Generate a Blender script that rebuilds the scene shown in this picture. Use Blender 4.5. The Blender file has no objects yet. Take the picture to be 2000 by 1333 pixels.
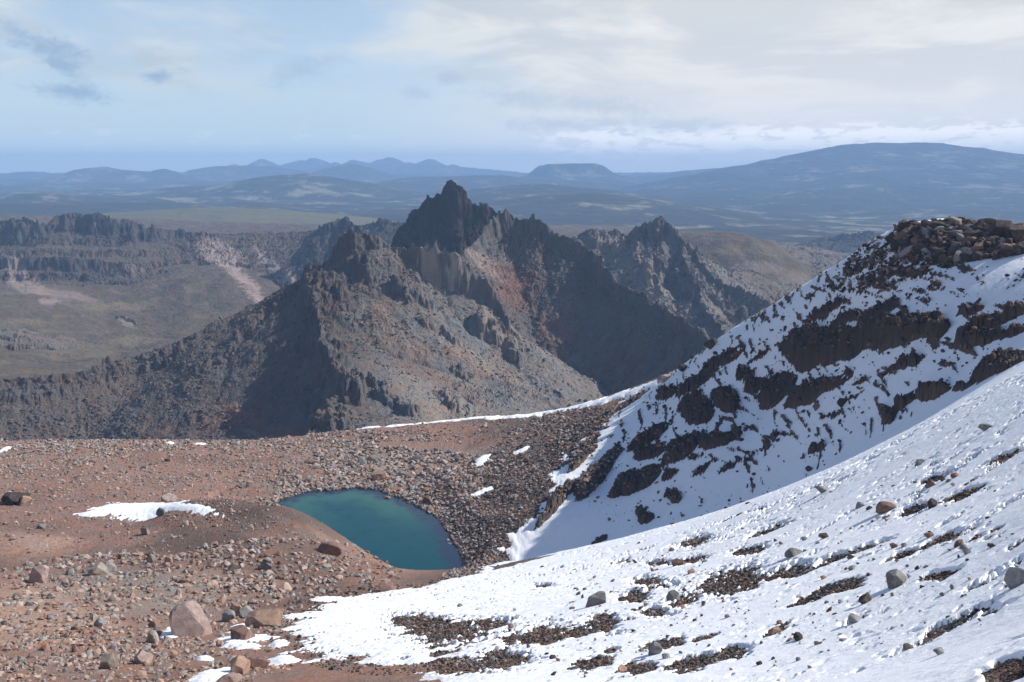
import bpy, bmesh, math, random, time
import numpy as np
T0 = time.time()
random.seed(7); RNG = np.random.default_rng(7)
F32 = np.float32
scene = bpy.context.scene
col = scene.collection

# ------------------------------------------------------------------ camera, sun, sky, exposure
CAMZ = 100.0
PITCH = math.radians(9.66)
FPX = 1944.0                      # focal length in pixels of a 2000 px wide frame
cam_d = bpy.data.cameras.new("camera"); cam = bpy.data.objects.new("camera", cam_d); col.objects.link(cam)
cam.location = (0, 0, CAMZ); cam.rotation_euler = (math.radians(90) - PITCH, 0, 0)
cam_d.lens = 35.0; cam_d.sensor_width = 36.0; cam_d.clip_start = 0.1; cam_d.clip_end = 200000
scene.camera = cam

SUN_EL, SUN_AZ = 40.0, 80.0       # azimuth in degrees to the right of the view direction (+Y)
el, az_ = math.radians(SUN_EL), math.radians(SUN_AZ)
sun_d = bpy.data.lights.new("sun", 'SUN'); sun = bpy.data.objects.new("sun", sun_d); col.objects.link(sun)
sun_d.energy = 4.8; sun_d.angle = math.radians(0.5); sun_d.color = (1.0, 0.955, 0.89)
sun.rotation_euler = (math.radians(90) - el, 0, -az_ + math.pi)

world = bpy.data.worlds.new("World"); scene.world = world; world.use_nodes = True
scene.view_settings.view_transform = 'Standard'; scene.view_settings.look = 'None'
scene.view_settings.exposure = 0.25; scene.view_settings.gamma = 1.0
scene.render.engine = 'CYCLES'
cy = scene.cycles
cy.use_denoising = True; cy.use_adaptive_sampling = True; cy.adaptive_threshold = 0.02
cy.max_bounces = 4; cy.diffuse_bounces = 2; cy.glossy_bounces = 2; cy.transmission_bounces = 2
cy.volume_bounces = 1; cy.volume_step_rate = 4; cy.sample_clamp_indirect = 4


class NT:
    """small helper to write node trees"""
    def __init__(s, tree): s.t = tree; s.n = tree.nodes; s.l = tree.links; s.n.clear()
    def new(s, typ, **kw):
        nd = s.n.new(typ)
        for k, v in kw.items(): setattr(nd, k, v)
        return nd
    def put(s, sock, v):
        if isinstance(v, bpy.types.NodeSocket): s.l.new(v, sock)
        elif v is not None: sock.default_value = v
    def math(s, op, a, b=None, c=None, clamp=False):
        nd = s.new('ShaderNodeMath', operation=op, use_clamp=clamp)
        for i, v in enumerate((a, b, c)):
            if v is not None: s.put(nd.inputs[i], v)
        return nd.outputs[0]
    def vmath(s, op, a, b=None, out=0):
        nd = s.new('ShaderNodeVectorMath', operation=op); s.put(nd.inputs[0], a)
        if b is not None:
            s.put(nd.inputs['Scale'] if op == 'SCALE' else nd.inputs[1], b)
        return nd.outputs[out]
    def noise(s, vec, scale, detail=4, rough=.55, dist=0.0, lac=2.0):
        nd = s.new('ShaderNodeTexNoise'); s.put(nd.inputs['Vector'], vec)
        nd.inputs['Scale'].default_value = scale; nd.inputs['Detail'].default_value = detail
        nd.inputs['Roughness'].default_value = rough; nd.inputs['Distortion'].default_value = dist
        nd.inputs['Lacunarity'].default_value = lac
        return nd.outputs[0]
    def ss(s, v, a, b, lo=0.0, hi=1.0):
        nd = s.new('ShaderNodeMapRange', interpolation_type='SMOOTHSTEP'); s.put(nd.inputs[0], v)
        for i, q in enumerate((a, b, lo, hi)): s.put(nd.inputs[i + 1], q)
        return nd.outputs[0]
    def mix(s, f, a, b, mode='MIX'):
        nd = s.new('ShaderNodeMix', data_type='RGBA', blend_type=mode); s.put(nd.inputs[0], f)
        s.put(nd.inputs[6], a); s.put(nd.inputs[7], b); return nd.outputs[2]
    def sep(s, v):
        nd = s.new('ShaderNodeSeparateXYZ'); s.put(nd.inputs[0], v); return nd.outputs
    def comb(s, x, y, z):
        nd = s.new('ShaderNodeCombineXYZ')
        for i, v in enumerate((x, y, z)): s.put(nd.inputs[i], v)
        return nd.outputs[0]


def c4(c): return (c[0], c[1], c[2], 1.0)


def build_world():
    n = NT(world.node_tree)
    out = n.new('ShaderNodeOutputWorld')
    sky = n.new('ShaderNodeTexSky', sky_type='NISHITA')
    sky.sun_disc = False; sky.sun_elevation = el; sky.sun_rotation = az_
    sky.altitude = 3500; sky.air_density = 1.0; sky.dust_density = 1.0; sky.ozone_density = 1.2
    bg = n.new('ShaderNodeBackground'); bg.inputs[1].default_value = SKY_STRENGTH
    n.l.new(sky.outputs[0], bg.inputs[0])
    d = n.new('ShaderNodeTexCoord').outputs['Generated']
    x, y, z = n.sep(d)
    azv = n.math('ARCTAN2', x, y)                       # bearing, right of +Y positive
    zc = n.math('MAXIMUM', z, 0.0)
    k = n.math('DIVIDE', 1.0, n.math('ADD', zc, 0.15))
    p = n.comb(n.math('MULTIPLY', x, k), n.math('MULTIPLY', y, k), 0.0)   # a flat cloud deck overhead
    big = n.noise(n.vmath('ADD', p, (3.1, 7.7, 0)), 0.6, 3, .5, .3)
    mid = n.noise(n.vmath('ADD', p, (11.0, 2.0, 0)), 1.5, 8, .6, .5)
    fin = n.noise(n.vmath('ADD', p, (5.0, 9.0, 0)), 5, 7, .62, .4)
    cov = n.math('ADD', n.math('MULTIPLY', big, .55), n.math('ADD', n.math('MULTIPLY', mid, .5), n.math('MULTIPLY', fin, .25)))
    right = n.ss(azv, -0.22, 0.16)                      # far more cloud to the right of the view
    cov = n.math('ADD', cov, n.math('ADD', .045, n.math('MULTIPLY', right, .22)))
    high = n.ss(z, .03, .13)
    cov = n.math('ADD', cov, n.math('MULTIPLY', high, .07))
    m = n.ss(cov, .62, .90)
    m = n.math('MULTIPLY', n.math('MULTIPLY', m, n.ss(z, 0.012, 0.05)), n.ss(z, .42, .2))
    shade = n.noise(n.vmath('ADD', p, (1.0, 4.0, 0)), 1.5, 8, .6, .5)
    ccol = n.mix(n.ss(n.math('ADD', shade, n.math('MULTIPLY', n.math('SUBTRACT', cov, .8), -.25)), .40, .60), CLOUD_DARK, CLOUD_LIGHT)
    cbg = n.new('ShaderNodeBackground'); n.put(cbg.inputs[0], ccol); cbg.inputs[1].default_value = 1.0
    mx = n.new('ShaderNodeMixShader'); n.put(mx.inputs[0], n.math('MULTIPLY', m, .93)); n.l.new(bg.outputs[0], mx.inputs[1]); n.l.new(cbg.outputs[0], mx.inputs[2])
    cur = mx.outputs[0]
    # pale veil near the skyline
    vb = n.new('ShaderNodeBackground'); n.put(vb.inputs[0], n.mix(right, VEIL_L, VEIL_R)); n.put(vb.inputs[1], n.math('ADD', n.ss(z, .09, .012, 1.0, 1.15), n.math('MULTIPLY', n.ss(z, .05, .004, 0, .35), n.math('SUBTRACT', 1.0, n.math('MULTIPLY', right, .6)))))
    m2 = n.new('ShaderNodeMixShader'); veil = n.math('ADD', n.ss(z, .13, .012, .42, .88), n.math('MULTIPLY', right, .06)); veil = n.math('MULTIPLY', veil, n.ss(z, .42, .18))
    n.put(m2.inputs[0], veil); n.l.new(cur, m2.inputs[1]); n.l.new(vb.outputs[0], m2.inputs[2]); cur = m2.outputs[0]
    # bank of small cumulus low over the horizon, mostly right of centre
    q = n.comb(n.math('MULTIPLY', azv, 42), n.math('MULTIPLY', z, 130), 0)
    bn = n.noise(q, 1.0, 8, .62, .3)
    band = n.math('MULTIPLY', n.ss(z, .003, .018), n.ss(z, .052, .034))
    reg = n.math('MULTIPLY', n.ss(azv, -.02, .10), 1.0)
    bm = n.math('MULTIPLY', n.ss(n.math('ADD', bn, n.math('MULTIPLY', n.math('MULTIPLY', band, reg), .15)), .54, .64), n.math('MULTIPLY', band, n.math('ADD', n.math('MULTIPLY', reg, .85), .15)))
    cb = n.new('ShaderNodeBackground'); cb.inputs[0].default_value = c4((1.35, 1.28, 1.18)); cb.inputs[1].default_value = 1.0
    m3 = n.new('ShaderNodeMixShader'); n.put(m3.inputs[0], n.math('MULTIPLY', bm, .8)); n.l.new(cur, m3.inputs[1]); n.l.new(cb.outputs[0], m3.inputs[2]); cur = m3.outputs[0]
    # ragged blue-grey clouds on the left; lowest streaks paint in a faint far range
    blobs = [(75, 85, 58, 26, -.35), (125, 130, 34, 14, -.5), (160, 182, 62, 17, -.1), (308, 150, 34, 13, .2), (600, 135, 60, 22, .2), (820, 182, 30, 14, 0), (1130, 205, 120, 16, -.05), (1040, 195, 120, 20, -.1), (880, 155, 26, 12, 0), (1310, 250, 130, 14, .02), (1130, 245, 150, 14, 0)]
    wob = n.noise(n.comb(n.math('MULTIPLY', azv, 70), n.math('MULTIPLY', z, 120), 0), 1.0, 9, .72, .4)
    wob2 = n.noise(n.comb(n.math('MULTIPLY', azv, 13), n.math('MULTIPLY', z, 20), 4.0), 1.0, 4, .6, .6)
    tot = None
    for i, (px, py, rx, ry, sl) in enumerate(blobs):
        v = ray(px, py); a0 = math.atan2(v[0], v[1]); z0 = v[2]
        da = n.math('MULTIPLY', n.math('SUBTRACT', azv, a0), FPX / rx)
        dz = n.math('MULTIPLY', n.math('ADD', n.math('SUBTRACT', z, z0), n.math('MULTIPLY', n.math('SUBTRACT', azv, a0), -sl)), FPX / ry)
        r = n.math('SQRT', n.math('ADD', n.math('MULTIPLY', da, da), n.math('MULTIPLY', dz, dz)))
        r = n.math('ADD', r, n.math('MULTIPLY', n.math('SUBTRACT', n.math('ADD', n.math('MULTIPLY', wob, .6), n.math('MULTIPLY', wob2, .4)), .5), 5.0))
        f = n.ss(r, 1.5, .1, 0, .75 if i < 4 else .30)
        tot = f if tot is None else n.math('MAXIMUM', tot, f)
    db = n.new('ShaderNodeBackground'); db.inputs[0].default_value = c4((.26, .37, .53)); db.inputs[1].default_value = 1.0
    m4 = n.new('ShaderNodeMixShader'); n.put(m4.inputs[0], tot); n.l.new(cur, m4.inputs[1]); n.l.new(db.outputs[0], m4.inputs[2]); cur = m4.outputs[0]
    n.l.new(cur, out.inputs[0])


SKY_STRENGTH = 0.14
CLOUD_DARK, CLOUD_LIGHT = c4((.42, .47, .52)), c4((.80, .77, .72))
VEIL_L, VEIL_R = c4((.54, .63, .63)), c4((.86, .83, .77))


# ------------------------------------------------------------------ pixel <-> world
CP, SP = math.cos(PITCH), math.sin(PITCH)
def ray(px, py):
    px = np.asarray(px, float); py = np.asarray(py, float)
    u, v = px - 1000, 666.5 - py
    d = np.stack([u, FPX * CP + v * SP, -FPX * SP + v * CP], -1)
    return d / np.linalg.norm(d, axis=-1, keepdims=True)
def P(px, py, d):
    """point of the world seen at pixel (px, py) of the photo whose forward distance is d"""
    v = ray(px, py); t = d / v[..., 1]
    return v[..., 0] * t, v[..., 1] * t, CAMZ + v[..., 2] * t
def pix(x, y, z):
    x = np.asarray(x); Y = y * CP - (z - CAMZ) * SP; Z = y * SP + (z - CAMZ) * CP
    return 1000 + FPX * x / Y, 666.5 - FPX * Z / Y
build_world()

# ------------------------------------------------------------------ noise in numpy
_pr = np.random.default_rng(11)
PERM = _pr.permutation(256).astype(np.int32); PERM = np.concatenate([PERM, PERM, PERM])
_ga = _pr.random(256) * 2 * math.pi
GX, GY = np.cos(_ga).astype(F32), np.sin(_ga).astype(F32)
_g3 = _pr.normal(size=(256, 3)); _g3 /= np.linalg.norm(_g3, axis=1, keepdims=True); G3 = _g3.astype(F32)
def perlin(x, y, seed=0):
    x = np.asarray(x, F32); y = np.asarray(y, F32)
    fx, fy = np.floor(x), np.floor(y); ix = fx.astype(np.int32) + seed * 37; iy = fy.astype(np.int32) + seed * 101
    fx = x - fx; fy = y - fy; ix &= 255; iy &= 255
    ux = fx * fx * fx * (fx * (fx * 6 - 15) + 10); uy = fy * fy * fy * (fy * (fy * 6 - 15) + 10)
    a = PERM[ix]; b = PERM[ix + 1]
    h00, h01, h10, h11 = PERM[a + iy], PERM[a + iy + 1], PERM[b + iy], PERM[b + iy + 1]
    n00 = GX[h00] * fx + GY[h00] * fy; n10 = GX[h10] * (fx - 1) + GY[h10] * fy
    n01 = GX[h01] * fx + GY[h01] * (fy - 1); n11 = GX[h11] * (fx - 1) + GY[h11] * (fy - 1)
    n0 = n00 + (n10 - n00) * ux; n1 = n01 + (n11 - n01) * ux
    return (n0 + (n1 - n0) * uy) * F32(1.45)
def perlin3(x, y, z, seed=0):
    fx, fy, fz = np.floor(x), np.floor(y), np.floor(z)
    ix = (fx.astype(np.int32) + seed * 37) & 255; iy = (fy.astype(np.int32) + seed * 101) & 255; iz = fz.astype(np.int32) & 255
    x = x - fx; y = y - fy; z = z - fz
    u = x * x * (3 - 2 * x); v = y * y * (3 - 2 * y); w = z * z * (3 - 2 * z)
    r = 0
    for dx in (0, 1):
        wx = u if dx else 1 - u
        for dy in (0, 1):
            wy = v if dy else 1 - v
            pa = PERM[PERM[ix + dx] + iy + dy]
            for dz in (0, 1):
                g = G3[PERM[pa + iz + dz]]
                r = r + wx * wy * (w if dz else 1 - w) * (g[..., 0] * (x - dx) + g[..., 1] * (y - dy) + g[..., 2] * (z - dz))
    return r * F32(1.5)
ROT = (F32(0.8), F32(0.6))
def fbm(x, y, sc, octs=4, gain=.5, seed=0, ridged=False):
    x = np.asarray(x, F32) / F32(sc); y = np.asarray(y, F32) / F32(sc); r = 0; a = F32(1); tot = 0
    for i in range(octs):
        n = perlin(x, y, seed + i)
        if ridged: n = 1 - 2 * np.abs(n)
        r = r + a * n; tot += a; a = F32(a * gain)
        x, y = (x * ROT[0] - y * ROT[1]) * F32(2.03) + F32(3.7), (x * ROT[1] + y * ROT[0]) * F32(2.03) + F32(1.3)
    return r / F32(tot)
RND = _pr.random((256, 3)).astype(F32)
def worley(x, y, sc, seed=0):
    x = np.asarray(x, F32) / F32(sc); y = np.asarray(y, F32) / F32(sc)
    fx, fy = np.floor(x), np.floor(y); ix = fx.astype(np.int32) + seed * 31; iy = fy.astype(np.int32) + seed * 57
    f1 = np.full(x.shape, 9, F32); f2 = f1.copy(); cid = np.zeros(x.shape, F32)
    for dx in (-1, 0, 1):
        for dy in (-1, 0, 1):
            h = PERM[PERM[(ix + dx) & 255] + ((iy + dy) & 255)]; rr = RND[h]
            ddx = fx + dx + rr[..., 0] - x; ddy = fy + dy + rr[..., 1] - y
            d = ddx * ddx + ddy * ddy; new = d < f1
            f2 = np.where(new, f1, np.minimum(f2, d)); cid = np.where(new, rr[..., 2], cid); f1 = np.where(new, d, f1)
    return np.sqrt(f1), np.sqrt(f2), cid
def sstep(a, b, v):
    t = np.clip((v - a) / (b - a), 0, 1); return t * t * (3 - 2 * t)

# ------------------------------------------------------------------ thin-plate surface through control points
class Surf:
    """smooth height surface through (px, py, distance) points of the photo and explicit (x, y, z) points"""
    def __init__(s, pts, xyz, box, step, lam=0.02, near=0):
        A = [tuple(float(q) for q in P(*p)) for p in pts] + list(xyz); A = np.array(A)
        s.A = A; X = A[:, :2] / 100; n = len(A)
        d = np.linalg.norm(X[:, None] - X[None], axis=2); K = np.where(d > 0, d * d * np.log(np.maximum(d, 1e-9)), 0) + np.diag(np.where(np.hypot(A[:, 0], A[:, 1]) < near, .02, lam))
        Q = np.c_[np.ones(n), X]; M = np.block([[K, Q], [Q.T, np.zeros((3, 3))]])
        w = np.linalg.solve(M, np.r_[A[:, 2], 0, 0, 0])
        x0, x1, y0, y1 = box; s.x0, s.y0, s.st = x0, y0, step
        gx = np.arange(x0, x1 + step, step); gy = np.arange(y0, y1 + step, step)
        GXX, GYY = np.meshgrid(gx, gy); Z = w[n] + w[n + 1] * GXX / 100 + w[n + 2] * GYY / 100
        for i in range(n):
            r2 = (GXX / 100 - X[i, 0]) ** 2 + (GYY / 100 - X[i, 1]) ** 2
            Z += w[i] * .5 * r2 * np.log(np.maximum(r2, 1e-12))
        s.Z = Z.astype(F32); s.nx, s.ny = len(gx), len(gy)
    def __call__(s, x, y):
        return bilin(s.Z, (x - s.x0) / s.st, (y - s.y0) / s.st)
def bilin(Z, u, v):
    ny, nx = Z.shape
    u = np.clip(u, 1, nx - 2.001); v = np.clip(v, 1, ny - 2.001)
    # quadratic-smooth interpolation (B-spline) keeps the surface free of creases
    iu = np.floor(u + .5).astype(np.int32); iv = np.floor(v + .5).astype(np.int32); fu = (u - iu).astype(F32); fv = (v - iv).astype(F32)
    wu = (.5 * (.5 - fu) ** 2, .75 - fu * fu, .5 * (.5 + fu) ** 2); wv = (.5 * (.5 - fv) ** 2, .75 - fv * fv, .5 * (.5 + fv) ** 2)
    r = 0
    for a in range(3):
        for b in range(3):
            r = r + wu[a] * wv[b] * Z[np.clip(iv + b - 1, 0, ny - 1), np.clip(iu + a - 1, 0, nx - 1)]
    return r

def raycast(fn, px, py, r0, r1, n=900):
    """where the sight lines of the photo's pixels meet the height field fn"""
    v = ray(np.atleast_1d(px), np.atleast_1d(py)); hor = np.hypot(v[:, 0], v[:, 1])
    t = np.exp(np.linspace(math.log(r0), math.log(r1), n))[None] / hor[:, None]
    X = v[:, 0:1] * t; Y = v[:, 1:2] * t; Z = CAMZ + v[:, 2:3] * t
    D = Z - fn(X, Y); hit = D < 0; hit[:, 0] = False; i = np.where(hit.any(1), hit.argmax(1), n - 1); k = np.arange(len(i))
    a, b = D[k, i - 1], D[k, i]; f = np.clip(a / np.where(np.abs(a - b) < 1e-9, 1e-9, a - b), 0, 1)
    tt = t[k, i - 1] + (t[k, i] - t[k, i - 1]) * f
    ok = hit.any(1)
    return v[:, 0] * tt, v[:, 1] * tt, CAMZ + v[:, 2] * tt, ok

class Blob:
    """an ellipse of the photo laid onto the ground: value 1 at its middle, 0 on its rim, negative outside"""
    def __init__(s, fn, px, py, rx, ry, ang=0, r0=8, r1=600, h=0.0, hit=None):
        x, y, z, ok = hit if hit is not None else [q[0] for q in raycast(fn, px, py, r0, r1)]
        e = max(1.0, .004 * math.hypot(x, y)) * 1.5
        gx = float(fn(np.array([x + e]), np.array([y]))[0] - fn(np.array([x - e]), np.array([y]))[0]) / (2 * e)
        gy = float(fn(np.array([x]), np.array([y + e]))[0] - fn(np.array([x]), np.array([y - e]))[0]) / (2 * e)
        s.c = (x, y, z); s.g = (gx, gy); s.h = h; a = math.radians(ang); ax = []
        nrm = np.array([-gx, -gy, 1.0])
        for dx, dy in ((rx * math.cos(a), -rx * math.sin(a)), (ry * math.sin(a), ry * math.cos(a))):
            v = ray(px + dx * .3, py + dy * .3); den = float(v @ nrm); o = np.array([0, 0, CAMZ])
            t = float(nrm @ (np.array([x, y, z]) - o)) / den if abs(den) > 1e-4 else 1.0
            q = o + v * t; w = (q[:2] - np.array([x, y])) / .3
            L = np.linalg.norm(w); d0 = math.hypot(x, y); cap = 9 * math.hypot(dx, dy) * d0 / FPX
            if t < 0 or L > cap: w = w * (cap / max(L, 1e-6)) * (1 if t > 0 else -1)
            ax.append(w)
        M = np.array(ax).T
        if abs(np.linalg.det(M)) < 1e-6: M = M + np.eye(2) * .1
        s.Mi = np.linalg.inv(M); s.R = max(np.linalg.norm(ax[0]), np.linalg.norm(ax[1])); s.size = math.sqrt(abs(np.linalg.det(M)))
    def near(s, x, y, k=1.7):
        return np.nonzero((np.abs(x - s.c[0]) < s.R * k) & (np.abs(y - s.c[1]) < s.R * k))
    def val(s, x, y):
        dx, dy = x - s.c[0], y - s.c[1]
        return (1 - np.sqrt((s.Mi[0, 0] * dx + s.Mi[0, 1] * dy) ** 2 + (s.Mi[1, 0] * dx + s.Mi[1, 1] * dy) ** 2)).astype(F32)

def blob_field(blobs, x, y, base=-1.0):
    out = np.full(x.shape, base, F32)
    for b in blobs:
        i = b.near(x, y); out[i] = np.maximum(out[i], b.val(x[i], y[i]))
    return out
def poly_sd(poly, x, y):
    """signed distance to a closed polygon, positive inside"""
    poly = np.asarray(poly, float); d2 = np.full(x.shape, 1e12, F32); ins = np.zeros(x.shape, bool); n = len(poly)
    for i in range(n):
        ax, ay = poly[i]; bx, by = poly[(i + 1) % n]; ex, ey = bx - ax, by - ay
        t = np.clip(((x - ax) * ex + (y - ay) * ey) / (ex * ex + ey * ey + 1e-9), 0, 1)
        d2 = np.minimum(d2, (x - ax - t * ex) ** 2 + (y - ay - t * ey) ** 2)
        c = ((ay > y) != (by > y)) & (x < ex * (y - ay) / (ey if abs(ey) > 1e-9 else 1e-9) + ax); ins ^= c
    d = np.sqrt(d2); return np.where(ins, d, -d).astype(F32)

# ------------------------------------------------------------------ materials
def mat_ground(name, sc, bump=.5, var=.35, tint=((.9, 1.0, 1.08), (1.1, .98, .9)), rough=.95):
    """base colour comes from the 'col' attribute (what the rock or soil is), broken up by world-space noise"""
    m = bpy.data.materials.new(name); m.use_nodes = True; n = NT(m.node_tree)
    out = n.new('ShaderNodeOutputMaterial'); bs = n.new('ShaderNodeBsdfPrincipled'); n.l.new(bs.outputs[0], out.inputs[0])
    at = n.new('ShaderNodeAttribute'); at.attribute_name = 'col'
    pos = n.new('ShaderNodeNewGeometry').outputs['Position']
    a = n.noise(pos, 1 / sc, 6, .65); b = n.noise(pos, 7 / sc, 5, .7)
    t = n.mix(n.ss(n.noise(pos, .35 / sc, 4, .6), .35, .65), c4(tint[0]), c4(tint[1]))
    c = n.mix(1.0, at.outputs['Color'], t, 'MULTIPLY')
    f = n.math('ADD', n.math('MULTIPLY', n.math('SUBTRACT', a, .5), 2.2 * var), n.math('MULTIPLY', n.math('SUBTRACT', b, .5), 2.6 * var))
    f = n.math('MAXIMUM', n.math('ADD', f, 1.0), .25)
    c = n.vmath('SCALE', c, f)
    n.put(bs.inputs['Base Color'], c); bs.inputs['Roughness'].default_value = rough
    bs.inputs['Specular IOR Level'].default_value = .15
    bp = n.new('ShaderNodeBump'); bp.inputs['Strength'].default_value = bump; bp.inputs['Distance'].default_value = sc * .12
    n.put(bp.inputs['Height'], n.math('ADD', b, n.math('MULTIPLY', a, 1.5))); n.l.new(bp.outputs[0], bs.inputs['Normal'])
    return m
def mat_snow():
    m = bpy.data.materials.new('snow'); m.use_nodes = True; n = NT(m.node_tree)
    out = n.new('ShaderNodeOutputMaterial'); bs = n.new('ShaderNodeBsdfPrincipled'); n.l.new(bs.outputs[0], out.inputs[0])
    pos = n.new('ShaderNodeNewGeometry').outputs['Position']
    dirt = n.ss(n.noise(pos, .25, 8, .75), .46, .72)
    n.put(bs.inputs['Base Color'], n.mix(n.math('MULTIPLY', dirt, .35), c4((.93, .935, .94)), c4((.80, .78, .76))))
    bs.inputs['Roughness'].default_value = .75; bs.inputs['Specular IOR Level'].default_value = .2
    bp = n.new('ShaderNodeBump'); bp.inputs['Strength'].default_value = .4; bp.inputs['Distance'].default_value = .22
    n.put(bp.inputs['Height'], n.math('ADD', n.noise(pos, 1.1, 5, .6), n.math('MULTIPLY', n.noise(pos, 6, 4, .6), .25))); n.l.new(bp.outputs[0], bs.inputs['Normal'])
    return m
def mat_rock(name, c1, c2, sc=1.0, bump=.6):
    m = bpy.data.materials.new(name); m.use_nodes = True; n = NT(m.node_tree)
    out = n.new('ShaderNodeOutputMaterial'); bs = n.new('ShaderNodeBsdfPrincipled'); n.l.new(bs.outputs[0], out.inputs[0])
    tc = n.new('ShaderNodeNewGeometry').outputs['Position']; oi = n.new('ShaderNodeObjectInfo')
    a = n.noise(tc, 1.2 / sc, 7, .65, .4); b = n.noise(tc, 9 / sc, 6, .7)
    c = n.mix(n.ss(a, .36, .64), c4(c1), c4(c2))
    f = n.math('ADD', n.math('MULTIPLY', n.math('SUBTRACT', b, .5), 1.3), n.math('ADD', .72, n.math('MULTIPLY', oi.outputs['Random'], .5)))
    n.put(bs.inputs['Base Color'], n.vmath('SCALE', c, f)); bs.inputs['Roughness'].default_value = .9; bs.inputs['Specular IOR Level'].default_value = .2
    bp = n.new('ShaderNodeBump'); bp.inputs['Strength'].default_value = bump; bp.inputs['Distance'].default_value = .12 * sc
    n.put(bp.inputs['Height'], n.math('ADD', b, a)); n.l.new(bp.outputs[0], bs.inputs['Normal'])
    return m

# ------------------------------------------------------------------ meshes
def raw_mesh(name, V, Fq, colors=None, mat=None, smooth=False, kind=None, label=None, cat=None):
    me = bpy.data.meshes.new(name); k = Fq.shape[1]; nf = len(Fq)
    me.vertices.add(len(V)); me.vertices.foreach_set('co', np.ascontiguousarray(V, F32).ravel())
    me.loops.add(nf * k); me.loops.foreach_set('vertex_index', np.ascontiguousarray(Fq, np.int32).ravel())
    me.polygons.add(nf); me.polygons.foreach_set('loop_start', np.arange(0, nf * k, k, dtype=np.int32))
    if hasattr(me.polygons[0] if nf else None, 'loop_total'):
        try: me.polygons.foreach_set('loop_total', np.full(nf, k, np.int32))
        except Exception: pass
    me.polygons.foreach_set('use_smooth', np.full(nf, smooth, bool))
    me.update(calc_edges=True)
    if colors is not None:
        at = me.attributes.new('col', 'FLOAT_COLOR', 'POINT')
        c = np.ones((len(V), 4), F32); c[:, :3] = colors; at.data.foreach_set('color', c.ravel())
    if mat: me.materials.append(mat)
    o = bpy.data.objects.new(name, me); col.objects.link(o)
    if kind: o['kind'] = kind
    if label: o['label'] = label
    if cat: o['category'] = cat
    return o

def azimuths(fine, step, outer, cstep):
    a = np.arange(-fine, fine + step, step); b = np.arange(fine + step + cstep, outer, cstep)
    return np.concatenate([-b[::-1], a, b])
def polar_rows(fn, az, r0, r1, nrows, kr=.22, pre=2600, every=8):
    """radii for each bearing, closer together where the ground is steep"""
    ai = az[::every]; lr = np.linspace(math.log(r0), math.log(r1), pre); r = np.exp(lr)
    X = np.sin(ai)[:, None] * r; Y = np.cos(ai)[:, None] * r; Z = fn(X.astype(F32), Y.astype(F32)).astype(float)
    dz = np.abs(np.diff(Z, axis=1)) / r[None, 1:]; dr = np.diff(r)[None] / r[None, 1:]
    m = np.sqrt((kr * dr) ** 2 + dz ** 2)
    ker = np.ones(41) / 41; m = np.apply_along_axis(lambda q: np.convolve(q, ker, 'same'), 1, m)
    for _ in range(3): m = (m + np.roll(m, 1, 0) + np.roll(m, -1, 0)) / 3
    c = np.concatenate([np.zeros((len(ai), 1)), np.cumsum(m, 1)], 1)
    R = np.empty((len(ai), nrows))
    for i in range(len(ai)): R[i] = np.interp(np.linspace(0, c[i, -1], nrows), c[i], r)
    out = np.empty((len(az), nrows), F32)
    for j in range(nrows): out[:, j] = np.interp(az, ai, R[:, j])
    out[:, 0] = r0; out[:, -1] = r1
    return out
def grid_faces(na, nr):
    i = np.arange(na * nr, dtype=np.int32).reshape(na, nr)
    return np.stack([i[:-1, :-1], i[1:, :-1], i[1:, 1:], i[:-1, 1:]], -1).reshape(-1, 4)
def grid_normals(V, na, nr):
    G = V.reshape(na, nr, 3); a = np.gradient(G, axis=0); b = np.gradient(G, axis=1); n = np.cross(a, b)
    n /= np.linalg.norm(n, axis=2, keepdims=True) + 1e-9; n *= np.sign(n[..., 2:3] + 1e-9)
    return n.reshape(-1, 3)
def compact(V, C, Fq):
    used = np.zeros(len(V), bool); used[Fq.ravel()] = True; idx = np.cumsum(used) - 1
    return V[used], (C[used] if C is not None else None), idx[Fq].astype(np.int32)

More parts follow.
